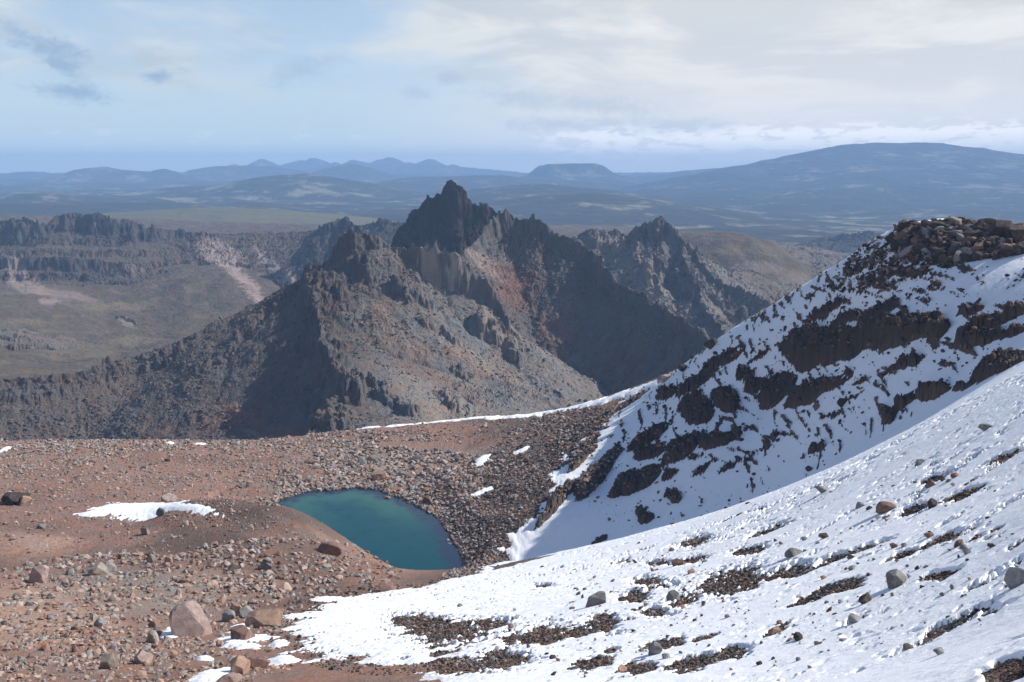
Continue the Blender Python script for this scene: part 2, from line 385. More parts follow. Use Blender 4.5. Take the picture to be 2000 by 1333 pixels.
# ==================================================================== NEAR GROUND (plateau, hump, lake basin, snowy ridge)
near_pts = [
 # foreground edge of the frame
 (2000,1333,25),(1500,1333,32),(1000,1333,45),(700,1333,58),(400,1333,67),(0,1333,75),(2000,1150,34),(1750,1150,44),
 (1500,1150,58),(1250,1150,85),(1100,1150,120),(1000,1250,72),(700,1200,122),(500,1200,135),(300,1200,132),(0,1200,130),
 (2000,950,58),(1750,1000,72),(1500,1050,100),(1300,1090,130),
 # edge of the foreground snow slope
 (950,1118,208),(1100,1083,190),(1300,1028,172),(1500,968,152),(1700,888,140),(1850,812,130),(2000,735,120),
 # left hump whose rim hides the near shore
 (860,1137,215),(780,1112,208),(700,1085,200),(620,1025,205),(540,985,218),(450,975,232),(360,978,240),(700,1150,160),(600,1060,190),
 (500,1100,172),(450,1020,212),(300,1100,182),(300,1010,235),(200,1000,245),(0,1100,190),(100,1050,215),(0,1000,258),
 # plateau behind
 (0,940,300),(200,940,300),(400,945,302),(550,955,306),(0,900,332),(0,862,372),(300,900,338),(300,861,374),(600,900,342),(620,857,378),(450,880,360),
 (800,900,338),(700,925,325),(800,860,362),(1000,830,372),(900,880,345),
 # shore
 (535,983,288),(600,963,297),(680,954,303),(750,964,296),(800,985,283),(860,1020,263),(890,1070,241),(905,1112,227),
 # scree slope right of the lake
 (900,950,297),(1000,870,330),(950,1000,276),(1000,950,288),(1000,1010,261),(1100,900,305),(1100,960,270),(1100,1030,246),(1200,850,312),(1200,950,266),
 # gully and snowy ridge
 (960,1108,236),(1100,1066,240),(1300,1000,238),(1500,935,224),(1700,850,200),(2000,700,165),(1850,790,180),
 (1300,900,262),(1500,800,258),(1700,700,228),(1400,850,255),(1600,700,252),(1850,620,215),(2000,560,200),(1300,800,310),(1200,800,340),
 # crest of the ridge
 (700,838,402),(950,815,400),(1100,800,385),(1200,772,368),(1280,745,350),(1400,668,320),(1500,608,300),(1600,548,280),(1700,485,262),(1800,462,248),(1900,466,240),(2000,470,232),(1700,530,305),(1800,490,285),(1900,490,280),(2000,490,270),(1850,560,330),
]
near_xyz = [
 (0,4,97.5),(4,12,93),(-8,10,92),(12,4,101.5),(30,20,107),(60,40,112),(90,80,110),(-30,15,86),(-70,30,80),(-140,60,76),(60,80,92),(-220,120,60),(-260,220,30),
 (150,150,94),(200,200,86),(220,260,74),(160,300,70),(260,330,80),(130,360,42),(80,420,12),(170,440,22),(280,450,30),
 (0,460,-35),(-80,470,-38),(-160,460,-38),(-260,440,-36),(-260,330,0),(60,480,-30),(-340,400,-24),
 (0,520,-52),(-150,540,-56),(-300,520,-50),(100,560,-48),(250,560,-10),(-60,600,-80),(-420,200,40),(380,300,60),
]
def lk(px, py): x, y, z = P(px, py, 100.0); t = CAMZ / (CAMZ - z); return (x * t, y * t)
LAKE = [lk(*q) for q in ((535,984),(565,971),(610,960),(650,958),(690,953),(735,957),(765,968),(800,982),(845,1006),(868,1030),(885,1060),(900,1085),(905,1110),(895,1128),(860,1160),(800,1160),(720,1130),(650,1090),(590,1045),(550,1010))]
near_xyz += [(x, y, -3.0) for x, y in (lk(700,1000), lk(800,1060), lk(640,1000), lk(860,1100), lk(740,1090))]
S_near = Surf(near_pts, near_xyz, (-560, 560, -120, 700), 2.5, lam=.0015, near=185)
def near_macro(x, y):
    z = S_near(x, y) - 2.6 * (1 - sstep(5, 24, np.hypot(x, y)))
    z = z - .62 * np.minimum(np.maximum(x - np.maximum(.68 * y, 0) - .8, 0), 34) * (1 - sstep(50, 110, y))
    sd = poly_sd(LAKE, x, y) + fbm(x, y, 9, 3, .5, 5) * 1.0
    z = np.where(sd > 0, np.minimum(z, -.15 - .22 * sd), z)
    lim = .85 + (.13 - .85) * sstep(222, 275, y); lim = np.maximum(lim, .42 * sstep(-34, -8, x))
    z = np.where(sd <= 0, np.minimum(z, .06 - sd * lim + np.maximum(0, -sd - 18) * 1.5), z)
    bank = (-sd) * .10 + .02
    k = (sd <= 0) & (sd > -26)
    return np.where(k, np.maximum(z, np.minimum(bank, 1.2)), z).astype(F32)
_gx, _gy = np.meshgrid(np.arange(-400, 400, .8, dtype=F32), np.arange(-10, 580, .8, dtype=F32)); NEARG = near_macro(_gx, _gy)
def near_fast(x, y): return bilin(NEARG, (x + 400) / .8, (y + 10) / .8)
def cast(px, py, r0=8, r1=560):
    px, py = np.atleast_1d(px), np.atleast_1d(py)
    q = [raycast(near_fast, px[i:i + 3000], py[i:i + 3000], r0, r1, 500) for i in range(0, len(px), 3000)]
    return tuple(np.concatenate([a[k] for a in q]) for k in range(4))
def cast_poly(pp):
    x, y, z, ok = cast([p[0] for p in pp], [p[1] for p in pp]); return np.c_[x, y]
print('macro', round(time.time() - T0, 1))

# rock outcrops of the snowy ridge: px, py, half length, half height, tilt, height in metres
OUT = [(1610,692,88,34,14,6.5),(1740,658,86,28,14,6),(1822,648,24,30,30,5),(1600,766,84,17,28,4),(1520,770,46,26,45,4),(1480,752,30,12,40,2.4),(1416,784,20,34,50,3.2),(1360,800,26,42,50,3.4),(1364,748,46,13,35,2),
 (1420,702,62,12,32,2),(1456,735,15,28,30,2.4),(1308,768,28,13,28,2),(1276,852,52,12,36,2.4),(1280,884,42,14,22,2.2),(1340,872,47,18,36,2.8),(1412,860,38,16,16,2.4),(1360,896,18,8,20,1.2),(1388,908,46,7,35,1),(1316,924,24,7,35,1.2),
 (1145,885,46,13,55,2.4),(1170,930,56,18,50,3.2),(1250,942,52,20,30,3.4),(1215,962,26,10,30,1.8),(1110,960,46,14,42,2.2),(1080,1000,36,10,42,1.4),(1200,890,40,10,45,1.8),(1316,972,12,20,50,1.8),(1366,976,8,12,30,1),(1258,1008,15,26,50,1.6),(1181,1052,28,7,36,1),
 (1600,876,20,9,30,1.2),(1790,705,68,8,27,1.4),(1700,742,40,6,25,1),(1900,612,32,9,20,1.6),(1980,616,28,15,30,3),(1925,640,48,12,24,2.6),(1925,668,74,12,10,2.8),(1990,650,30,10,20,2),(1732,815,13,24,45,2.6),(1772,788,34,11,42,2.6),(1826,772,38,14,20,2.6),
 (1962,720,64,12,26,2.6),(1892,760,32,7,22,1.4),(1632,600,64,8,34,1.8),(1662,624,52,9,28,1.8),(1722,608,42,11,28,1.8),(1672,532,34,7,14,1.4),(1760,540,92,9,8,1.6),(1600,618,40,5,36,1),(1560,660,40,6,34,1.2),(1545,640,30,4,34,.8),
 (1700,570,40,5,22,.9),(1500,690,40,5,34,1),(1640,812,40,6,20,.8),(1540,852,40,6,15,.7),(1690,770,36,5,24,.8),(1450,905,50,7,26,1),(1500,880,30,6,20,.8)]
OUTB = [Blob(near_macro, a, b, c * (1.3 if c < 70 else 1.1), d * .92, e, h=hh) for a, b, c, d, e, hh in OUT]
# foreground gravel patches melted out of the snow
GRAV = [(860,1232,105,36,0),(960,1222,40,20,5),(1040,1245,80,24,5),(1180,1222,38,24,0),(1262,1140,42,20,0),(1290,1105,40,10,0),(1440,1132,78,30,8),(1400,1150,50,22,0),(1545,1120,55,16,15),(1360,1062,36,10,15),(1345,1100,40,14,10),
 (1500,1040,46,10,20),(1460,1080,40,14,10),(1620,1100,46,9,20),(1840,1058,50,11,25),(1880,972,46,10,20),(1830,938,46,7,20),(1790,1000,40,9,20),(1640,1152,46,10,15),(1350,1300,60,16,10),(1420,1282,46,14,15),(1300,1262,46,12,8),
 (1520,1235,30,9,25),(1190,1276,18,9,0),(1150,1300,40,14,10),(1250,1310,46,16,5),(1960,1318,60,22,25),(1600,1165,60,9,20),(1060,1148,24,6,0),(1130,1240,50,12,10),(1830,1130,40,9,15),(1370,1250,40,7,10),(980,1290,60,22,0),(900,1300,60,20,0),(800,1215,60,20,0),(1760,1090,40,7,20),(1690,1075,50,7,20),(1280,1200,40,14,0),(1235,1170,36,16,0),(1330,1180,40,16,10)]
GRAVB = [Blob(near_macro, *g) for g in GRAV]
# snow patches lying alone on the red ground
PATCH = [(275,993,85,13,2),(235,998,50,9,0),(355,991,60,5,3),(190,1003,30,5,0),(480,1248,44,7,3),(470,1228,18,9,10),(548,1256,16,7,10),(552,1290,26,9,5),(400,1288,18,4,0),(420,1322,46,13,12),(335,1236,16,8,20),(470,1262,34,5,0),
 (945,960,26,4,20),(940,900,16,8,30),(1020,880,18,4,20),(660,1205,40,8,3),(640,1170,30,5,0),(620,1235,40,9,4),
 (700,1185,60,9,4),(390,868,14,1.6,0),(330,866,12,1.5,0),(10,878,14,3,20)]
PATCHB = [Blob(near_macro, *g) for g in PATCH]
SNOW_FG = np.vstack([cast_poly([(940,1124),(900,1134),(850,1147),(760,1160),(690,1172),(640,1182),(690,1190),(600,1200),(570,1226),(640,1232),(600,1248),(640,1268),(720,1290),(820,1290),(840,1262),(900,1285),(870,1333)]), [(-9, 40), (-16, 20), (-22, -60), (60, -70), (200, -40), (230, 170), (110, 120)], cast_poly([(2000,738),(1850,815),(1700,891),(1500,971),(1300,1031),(1100,1086)])])
SNOW_RG = cast_poly([(945,1118),(1000,1055),(1050,1005),(1080,960),(1090,920),(1110,885),(1160,850),(1200,815),(1260,778),(1330,722),(1420,668),(1510,608),(1600,553),(1700,492),(1790,452),(2050,470),(2300,520),(2350,650),(2050,695),(2000,720),(1850,800),(1700,875),(1500,955),(1300,1015),(1100,1070)])
CREST = [tuple(float(v) for v in P(*q)[:2]) for q in ((680,842,396),(760,833,397),(850,824,396),(950,817,394),(1040,808,388),(1120,797,378),(1200,775,362),(1280,748,345))]
GULLY = [tuple(float(v) for v in P(*q)[:2]) for q in ((1100,1083,190),(1300,1028,172),(1500,968,152),(1700,888,140),(1850,812,130),(2000,735,120),(2300,640,110),(2300,620,160),(2000,700,165),(1850,790,180),(1700,850,200),(1500,935,224),(1300,1000,238),(1100,1066,240))]
SUMMIT = Blob(near_macro, 1895, 488, 165, 32, 2)
FACE = Blob(near_macro, 1560, 740, 520, 210, 33)

def snow_mask(x, y):
    """signed: how much snow lies here (positive) or how clear of it the ground is (negative)"""
    nz = fbm(x, y, 7, 4, .6, 20); nf = fbm(x, y, 1.6, 3, .6, 24)
    a = (poly_sd(SNOW_FG, x, y) + 4.5 * sstep(130, 180, y)) / 3.2; b = (poly_sd(SNOW_RG, x, y) + 9 * sstep(25, 60, x) * sstep(215, 250, y)) / 4.0
    # streaks run down the fall line on the ridge, along the contour in front
    st = fbm(x * .9 + y * .35, y * .25 - x * .12, 2.6, 4, .6, 28)
    m1 = np.minimum(a, 1.2) + nz * (1.1 + .8 * sstep(8, -8, x)) + nf * (.35 + .5 * sstep(8, -8, x))
    m2 = np.minimum(b, 1.5) + st * 1.5 + nz * .5
    m2 = m2 - 2.6 * sstep(-.1, .45, SUMMIT_v(x, y) + nz * .3)
    m3 = np.minimum((poly_sd(GULLY, x, y) + 7) / 4, 1.3) + st * .8 + nz * .4
    m = np.maximum(np.maximum(m1, m2), m3)
    g = blob_field(GRAVB, x, y) + nz * .8 + nf * .9 + fbm(x, y, .7, 2, .6, 31) * .5
    m = m - 2.6 * sstep(-.15, .35, g)
    g2 = fbm(x * .8 + y * .25, y * 1.1 - x * .5, 4.0, 5, .65, 35) + .35 * fbm(x, y, 28, 2, .5, 39)
    m = m - 2.4 * sstep(.24, .33, g2) * (np.hypot(x, y) < 175) * (y > 28)
    p = blob_field(PATCHB, x, y, -3)
    m = np.maximum(m, np.where(p > -1, p * 2.0 + nf * 1.3 + nz * .5, -2))
    cl = np.full(x.shape, 99, F32)
    for k in range(len(CREST) - 1):
        (ax, ay), (bx, by) = CREST[k], CREST[k + 1]; ex, ey = bx - ax, by - ay; tt = np.clip(((x - ax) * ex + (y - ay) * ey) / (ex * ex + ey * ey), 0, 1)
        cl = np.minimum(cl, np.hypot(x - ax - tt * ex, y - ay - tt * ey) - (k * .7))
    m = np.maximum(m, np.where(cl < 12, (1.6 - cl) * .5 + nz * 5.0 + nf * .8, -2))
    return m.astype(F32)
def SUMMIT_v(x, y):
    return SUMMIT.val(x, y)

def outcrop(x, y):
    wx = x + fbm(x, y, 6, 4, .6, 40) * 1.9; wy = y + fbm(x, y, 6, 4, .6, 44) * 1.9
    h = np.zeros(x.shape, F32)
    for b in OUTB:
        i = b.near(x, y, 1.9)
        v = b.val(wx[i], wy[i]); gl = math.hypot(*b.g) + 1e-6
        down = -((x[i] - b.c[0]) * b.g[0] + (y[i] - b.c[1]) * b.g[1]) / gl
        ramp = np.clip(.55 + .5 * down / max(b.size * .7, .8), .15, 1)
        h[i] = np.maximum(h[i], b.h * ramp * sstep(0, .28, v))
    return h
def near_rock(x, y, detail=True):
    z = near_macro(x, y); o = outcrop(x, y)
    lake = sstep(-2, 3, -poly_sd(LAKE, x, y))
    far = sstep(150, 260, np.hypot(x, y))
    bl = fbm(x, y, 14, 4, .5, 60) * (.25 + .2 * far) * lake
    st = fbm(x, y, 1.6, 4, .65, 64) * (.09 + .13 * far) * lake
    ridge = sstep(-.6, .2, FACE.val(x, y))
    cr = fbm(x, y, 5, 4, .6, 68, True)
    # long broken ledges across the snowy face
    led = fbm((y * .87 - x * .5) * .12, z * 1.1 - .10 * y, 3.0, 4, .6, 72, True)
    z = z + bl + st + ridge * (np.maximum(0, led - .60) * 4.5 + np.maximum(0, cr - .78) * 4.0)
    sm = sstep(-.2, .5, SUMMIT_v(x, y))
    f1, f2, cid = worley(x, y, 3.2, 3)
    z = z + sm * (cid * 1.0 + np.minimum(f2 - f1, .3) * 1.4 - 1.1)
    if detail:
        f1, f2, cid = worley(x + st * 3, y + bl * 2, 2.4, 9)
        z = z + np.where(o > .2, (cid - .4) * .9 + np.minimum(f2 - f1, .25) * 1.8 + fbm(x, y, .9, 3, .6, 80) * .25, 0) * np.minimum(o, 1.5) * .8
    return (z + o).astype(F32)
def snow_z(x, y, m=None):
    if m is None: m = snow_mask(x, y)
    z = near_macro(x, y)
    t = .34 * np.tanh(m * 1.1) * (1 + .6 * sstep(170, 200, np.hypot(x, y)))
    r_ = np.hypot(x, y); thin = .42 + .58 * sstep(28, 110, r_); t = t * thin * (1 - .5 * sstep(-.10, -.22, x / np.maximum(y, 1)) * sstep(85, 110, y) * sstep(330, 290, y))
    drift = thin * fbm(x * .55 + y * .2, y - x * .25, 6, 3, .5, 90) * .16
    n1 = fbm(x * .6 + y * .25, y * 1.25 - x * .4, .9, 3, .6, 94); reg = sstep(-.2, .25, fbm(x, y, 9, 2, .5, 98) + .05)
    pit = sstep(.16, .50, n1) * reg * np.where(y < 175, 1.0, .25)
    return (z + t + drift + .10 * thin - pit * .26 * thin).astype(F32)

# ------------------------------------------------------------------ the sheets
az_n = azimuths(math.radians(31), .00095, math.radians(179.9), .022)
RED = np.array((.275, .168, .128), F32); BROWN = np.array((.15, .10, .08), F32); GREY = np.array((.27, .22, .185), F32)
DARKROCK = np.array((.088, .066, .056), F32); ORANGE = np.array((.385, .255, .19), F32); SCREE = np.array((.115, .09, .078), F32)
def lerp(a, b, t): return a + (b - a) * t[..., None]
COLB = [('g', (800,905,300,42,0)), ('g', (640,950,160,18,0)), ('g', (250,1150,260,60,0)), ('b', (470,1000,150,26,-8)), ('b', (380,1060,170,40,-10)), ('b', (600,1100,130,60,-20)), ('b',(700,1180,200,40,0)),
        ('o', (60,1190,170,90,0)), ('o', (60,1060,110,30,0)), ('o', (560,1010,70,10,-22)), ('o', (640,1050,40,14,-40)),
        ('s', (1000,960,130,160,40)), ('s', (930,1050,60,90,50)), ('s', (1120,850,140,60,20)), ('s', (1000,830,160,26,5)), ('r', (880,838,110,10,4)), ('r', (1000,800,140,10,6)), ('r', (800,875,120,14,0)), ('b', (900,1260,260,60,0)),
        ('s', (930,1130,70,24,0)), ('s', (1500,1120,400,90,10)), ('s', (1700,1200,400,200,10))]
COLBB = [(k, Blob(near_macro, *v)) for k, v in COLB]
def near_color(x, y, h, z):
    n1 = fbm(x, y, 22, 4, .55, 110); n2 = fbm(x, y, 3.5, 4, .6, 114); wx = x + n1 * 9; wy = y + n2 * 5
    c = np.broadcast_to(RED, x.shape + (3,)).copy(); c = lerp(c, RED * .78, sstep(-.1, .5, n1)); c = lerp(c, GREY * .9, sstep(.1, .6, n2) * .5)
    D = dict(g=GREY, b=BROWN, o=ORANGE, s=SCREE, r=RED)
    for k, b in COLBB:
        i = b.near(x, y, 1.5); t = sstep(-.05, .55, b.val(wx[i], wy[i]) + n2[i] * .3) * .85; c[i] = lerp(c[i], D[k], t)
    rg = np.maximum(sstep(-16, -3, poly_sd(SNOW_RG, x, y) + n2 * 6), sstep(16, 28, z + n1 * 8) * sstep(170, 215, y)); c = lerp(c, DARKROCK * 1.3, rg * .85)
    ok = sstep(.15, .6, h); c = lerp(c, DARKROCK, ok)
    sm = sstep(-.3, .2, SUMMIT_v(x, y)); c = lerp(c, np.array((.09, .065, .05), F32), sm)
    sd = poly_sd(LAKE, x, y)
    c = lerp(c, np.array((.16, .135, .12), F32), sstep(-5, -1, sd) * .6)
    return c
def sheet(fn, az, R):
    X = (np.sin(az)[:, None] * R).astype(F32).ravel(); Y = (np.cos(az)[:, None] * R).astype(F32).ravel()
    return X, Y
M_NEAR = mat_ground('rocky_soil', 1.6, .7, .30)
M_SNOW = mat_snow()
R = polar_rows(lambda x, y: near_macro(x, y) + outcrop(x, y), az_n, 1.2, 560, 1560, kr=.30, pre=1500)
X, Y = sheet(None, az_n, R)
Z = near_rock(X, Y); O = outcrop(X, Y)
V = np.c_[X, Y, Z]
# ragged faces: push steep rock sideways with 3-D noise
N = grid_normals(V, len(az_n), R.shape[1]); steep = sstep(.25, .9, O)
i = np.nonzero(steep > .01)[0]; p = V[i] / F32(1.7)
dsp = perlin3(p[:, 0], p[:, 1], p[:, 2], 3) * .55 + perlin3(p[:, 0] * 2.7, p[:, 1] * 2.7, p[:, 2] * 2.7, 5) * .28
V[i] += N[i] * (dsp * steep[i])[:, None]
C = near_color(X, Y, O, Z)
ground = raw_mesh('ground', V, grid_faces(len(az_n), R.shape[1]), C, M_NEAR, False, 'structure')
print('ground', len(V), round(time.time() - T0, 1))
az_s = azimuths(math.radians(31), .00100, math.radians(179.9), .022)
R = polar_rows(near_macro, az_s, 1.2, 440, 1800, kr=.35, pre=1200); X, Y = sheet(None, az_s, R)
m = snow_mask(X, Y); V = np.c_[X, Y, snow_z(X, Y, m)]
Fq = grid_faces(len(az_s), R.shape[1]); keep = (m[Fq] > -.55).any(1)
V, _, Fq = compact(V, None, Fq[keep])
snow = raw_mesh('snow', V, Fq, None, M_SNOW, True, 'structure')
print('snow', len(V), round(time.time() - T0, 1))

# ------------------------------------------------------------------ lake
def build_lake():
    P2 = np.array(LAKE); ctr = P2.mean(0); xs = np.arange(P2[:, 0].min() - 5, P2[:, 0].max() + 5, .5); ys = np.arange(P2[:, 1].min() - 5, P2[:, 1].max() + 5, .5)
    GXX, GYY = np.meshgrid(xs, ys); sd = poly_sd(LAKE, GXX.astype(F32), GYY.astype(F32))
    V = np.c_[GXX.ravel(), GYY.ravel(), np.zeros(GXX.size)]
    n1 = fbm(GXX, GYY, 5, 4, .6, 130).ravel(); n2 = fbm(GXX, GYY, 1.5, 3, .6, 134).ravel(); s = sd.ravel()
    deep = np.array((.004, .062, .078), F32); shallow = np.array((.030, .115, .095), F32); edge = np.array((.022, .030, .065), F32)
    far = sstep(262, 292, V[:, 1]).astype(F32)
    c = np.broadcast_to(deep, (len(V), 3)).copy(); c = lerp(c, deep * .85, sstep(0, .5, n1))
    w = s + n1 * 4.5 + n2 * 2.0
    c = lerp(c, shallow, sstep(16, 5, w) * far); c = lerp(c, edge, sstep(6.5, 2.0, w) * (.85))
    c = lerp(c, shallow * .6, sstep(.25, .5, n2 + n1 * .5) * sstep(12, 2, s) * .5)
    ny, nx = GXX.shape; i = np.arange(nx * ny, dtype=np.int32).reshape(ny, nx); Fq = np.stack([i[:-1, :-1], i[:-1, 1:], i[1:, 1:], i[1:, :-1]], -1).reshape(-1, 4)
    keep = (s[Fq] > -3).any(1); V, c, Fq = compact(V, c, Fq[keep])
    m = bpy.data.materials.new('lake_water'); m.use_nodes = True; n = NT(m.node_tree)
    out = n.new('ShaderNodeOutputMaterial'); bs = n.new('ShaderNodeBsdfPrincipled'); n.l.new(bs.outputs[0], out.inputs[0])
    at = n.new('ShaderNodeAttribute'); at.attribute_name = 'col'; n.put(bs.inputs['Base Color'], at.outputs['Color'])
    bs.inputs['Roughness'].default_value = .12; bs.inputs['IOR'].default_value = 1.33; bs.inputs['Specular IOR Level'].default_value = .3
    pos = n.new('ShaderNodeNewGeometry').outputs['Position']
    bp = n.new('ShaderNodeBump'); bp.inputs['Strength'].default_value = .35; bp.inputs['Distance'].default_value = .06
    n.put(bp.inputs['Height'], n.noise(n.vmath('MULTIPLY', pos, (1.0, .55, 1)), 2.6, 4, .6)); n.l.new(bp.outputs[0], bs.inputs['Normal'])
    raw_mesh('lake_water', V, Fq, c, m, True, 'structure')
build_lake()

# ==================================================================== MIDDLE DISTANCE: valley floor and the rock ridges
base_pts = [(0,700,1500),(0,600,1800),(200,650,1750),(300,600,2000),(450,560,2150),(600,520,2450),(0,760,1250),(150,720,1400),
 (1450,600,2000),(1600,560,2200),(1650,520,2700),(1500,500,3000),(1400,480,3300),(1750,480,3800),(1900,470,4200),
 (0,425,3300),(300,440,3300),(600,440,3600),(900,440,3800),(1200,440,4000),(1300,460,3600),(2200,470,3800),(-300,450,3200),(-300,600,1900),(-300,720,1300)]
base_xyz = [(0,480,-62),(-200,480,-62),(-500,400,-60),(-800,600,-150),(200,560,-60),(600,500,-30),(900,700,-60),(0,700,-110),(-250,700,-115),(250,750,-130),(500,900,-160),(900,1100,-180),(100,1000,-150),(-500,900,-180),
 (300,1300,-190),(0,1500,-190),(700,1500,-210),(1400,1600,-200),(-1200,1200,-220),(-1500,2000,-210),(0,2100,-220),(700,2200,-230),(1900,2600,-180),(-2500,2500,-150),(500,400,40),(-600,200,30),(2500,4200,-190),(-2500,4200,-160),(0,4400,-170)]
S_mid = Surf(base_pts, base_xyz, (-3400, 3400, 100, 4700), 12, lam=.05)
# each ridge: name, points (px, py, distance, cliff height), slope of its flanks, cliff width, rounding
RIDGES = [
 # the pyramid in the middle
 ('mountain', [(645,505,1120,8),(655,478,1112,26),(672,455,1105,30),(690,447,1100,30),(705,452,1100,28),(735,462,1100,22),(762,482,1105,10)], .66, 14, 3),
 ('mountain', [(645,505,1120,8),(630,540,1085,6),(612,590,1040,12),(622,640,980,18),(628,690,930,20),(655,735,885,14),(690,772,858,14),(640,800,840,6),(600,850,800,3)], .74, 7, 2),
 ('mountain', [(645,505,1120,6),(590,545,1120,3),(540,575,1110,3),(470,610,1100,4),(400,645,1080,4),(330,675,1060,5),(250,700,1040,6),(180,722,1010,7),(100,732,990,8),(0,742,970,7),(-150,770,930,5),(-350,800,900,2)], .52, 8, 3),
 ('mountain', [(762,482,1105,8),(800,482,1100,26),(850,482,1092,42),(895,505,1087,42),(930,535,1082,38),(960,560,1078,30),(982,595,1072,14),(1000,625,1062,6)], (1.3, 1.6), 6, 2),
 # the dark ridge behind it
 ('mountain.001', [(905,492,1260,2),(935,462,1300,10),(965,425,1340,26),(980,413,1350,30),(1005,425,1350,22),(1030,428,1345,22),(1055,432,1338,16),(1082,452,1325,14),(1110,462,1310,12),(1150,484,1290,26),(1180,515,1255,24),(1205,548,1225,16),(1250,578,1190,12),(1292,603,1150,10),(1340,632,1100,8),(1375,650,1060,8),(1400,700,1000,6),(1420,760,940,3)], 1.0, 8, 2),
 # the dark tower
 ('mountain.002', [(772,468,1500,10),(785,440,1500,24),(800,420,1500,22),(822,406,1500,24),(834,388,1500,34),(848,384,1500,34),(862,380,1500,34),(866,364,1500,44),(873,357,1500,48),(883,355,1500,48),(892,360,1500,48),(897,368,1500,44),(901,390,1500,34),(915,396,1500,26),(930,402,1500,22),(945,400,1500,22),(962,412,1500,16),(990,440,1500,8)], 1.5, 9, 2),
 ('mountain.002', [(905,470,1420,10),(870,455,1440,10),(940,440,1450,12)], .9, 9, 3),
 # the lit peak on the right
 ('mountain.003', [(1110,466,1750,4),(1145,453,1750,10),(1190,461,1750,6),(1222,463,1740,8),(1240,448,1730,14),(1262,440,1720,18),(1283,425,1700,30),(1293,423,1700,32),(1306,436,1690,22),(1326,462,1670,18),(1364,492,1640,16),(1376,528,1600,10),(1420,556,1550,8),(1465,575,1500,7),(1508,596,1450,6),(1545,640,1380,4)], .66, 9, 3),
 ('mountain.003', [(1330,470,1670,14),(1345,530,1560,12),(1370,590,1450,10),(1400,625,1380,10),(1440,680,1290,6)], .66, 7, 9),
 ('mountain.003', [(1262,440,1720,12),(1240,500,1640,6),(1300,570,1500,4)], .7, 6, 3),
 ('mountain.004', [(1185,455,1980,10),(1205,448,1980,18),(1225,462,1980,8)], .8, 10, 3),
 # far right dark hill and slope
 ('hill', [(1540,482,3500,4),(1590,470,3500,6),(1640,462,3500,8),(1690,454,3450,12),(1740,462,3450,8),(1790,470,3500,4),(1900,480,3500,2)], .40, 24, 8),
 ('hill.001', [(1370,480,2900,2),(1450,472,2900,2),(1530,480,2900,2)], .16, 20, 40),
 ('hill.002', [(1400,545,1900,3),(1440,530,2050,5),(1500,505,2400,3),(1560,495,2700,2)], .36, 12, 20),
 ('hill.003', [(700,440,2500,8),(735,436,2500,12),(765,430,2500,10),(800,440,2500,6)], .6, 12, 6),
 ('hill.004', [(620,442,2300,10),(650,435,2300,16),(676,428,2300,18),(696,436,2280,12),(715,460,2250,8)], 1.1, 12, 5),
 # escarpment on the left
 ('escarpment', [(-400,450,2500,20),(-200,440,2450,40),(0,431,2400,46),(45,428,2400,52),(75,434,2400,46),(95,436,2420,40),(120,420,2440,34),(140,416,2450,38),(172,424,2450,36),(185,418,2440,44),(215,424,2440,40),(250,434,2450,36),(290,444,2480,30),(340,453,2560,20)], .42, 20, 5),
 ('escarpment', [(320,450,2550,22),(430,456,2600,4),(520,459,2600,3),(600,452,2600,5),(640,448,2560,10)], .30, 16, 12),
 ('escarpment', [(0,505,2150,22),(90,500,2150,30),(160,505,2170,28),(240,515,2200,16),(330,530,2300,5)], .40, 14, 4),
 ('knoll', [(150,640,1830,2),(200,628,1850,4),(240,618,1880,5),(280,640,1830,2)], .34, 10, 8),
 ('knoll.001', [(-60,650,1620,3),(20,640,1640,4),(90,655,1640,3),(160,668,1640,2)], .30, 8, 8),
]
S_pyr = Surf([(645,520,1100),(690,505,1085),(762,505,1085),(612,605,1030),(622,655,970),(640,700,925),(665,740,885),(690,775,858),(600,850,800),
 (800,545,1082),(850,572,1078),(900,592,1066),(960,622,1058),(990,640,1062),(1010,655,1060),(1035,690,1040),(1060,722,1015),(1085,755,985),(1105,782,950),(1140,835,890),
 (760,600,1045),(850,670,1010),(800,740,915),(900,760,930),(860,810,850),(980,800,890),(720,700,950),(940,690,1015),(760,830,810),(1000,850,840)], [], (-300, 300, 650, 1300), 8, lam=.01)
PYR = [tuple(float(v) for v in P(*q)[:2]) for q in ((640,500,1112),(705,470,1100),(762,490,1100),(850,520,1092),(930,560,1085),(985,600,1075),(1012,652,1062),(1062,722,1017),(1105,782,952),(1150,850,880),(1100,900,820),(600,870,790),(640,800,840),(690,772,858),(628,690,930),(612,590,1040))]
RP = []
for name, pts, sl, cw, w in RIDGES:
    q = []
    for px, py, d, ch in pts:
        x, y, z = P(px, py, d); q.append((float(x), float(y), float(z), ch))
    RP.append((name, q, sl, cw, w))
GNAMES = []
for r in RP:
    if r[0] not in GNAMES: GNAMES.append(r[0])
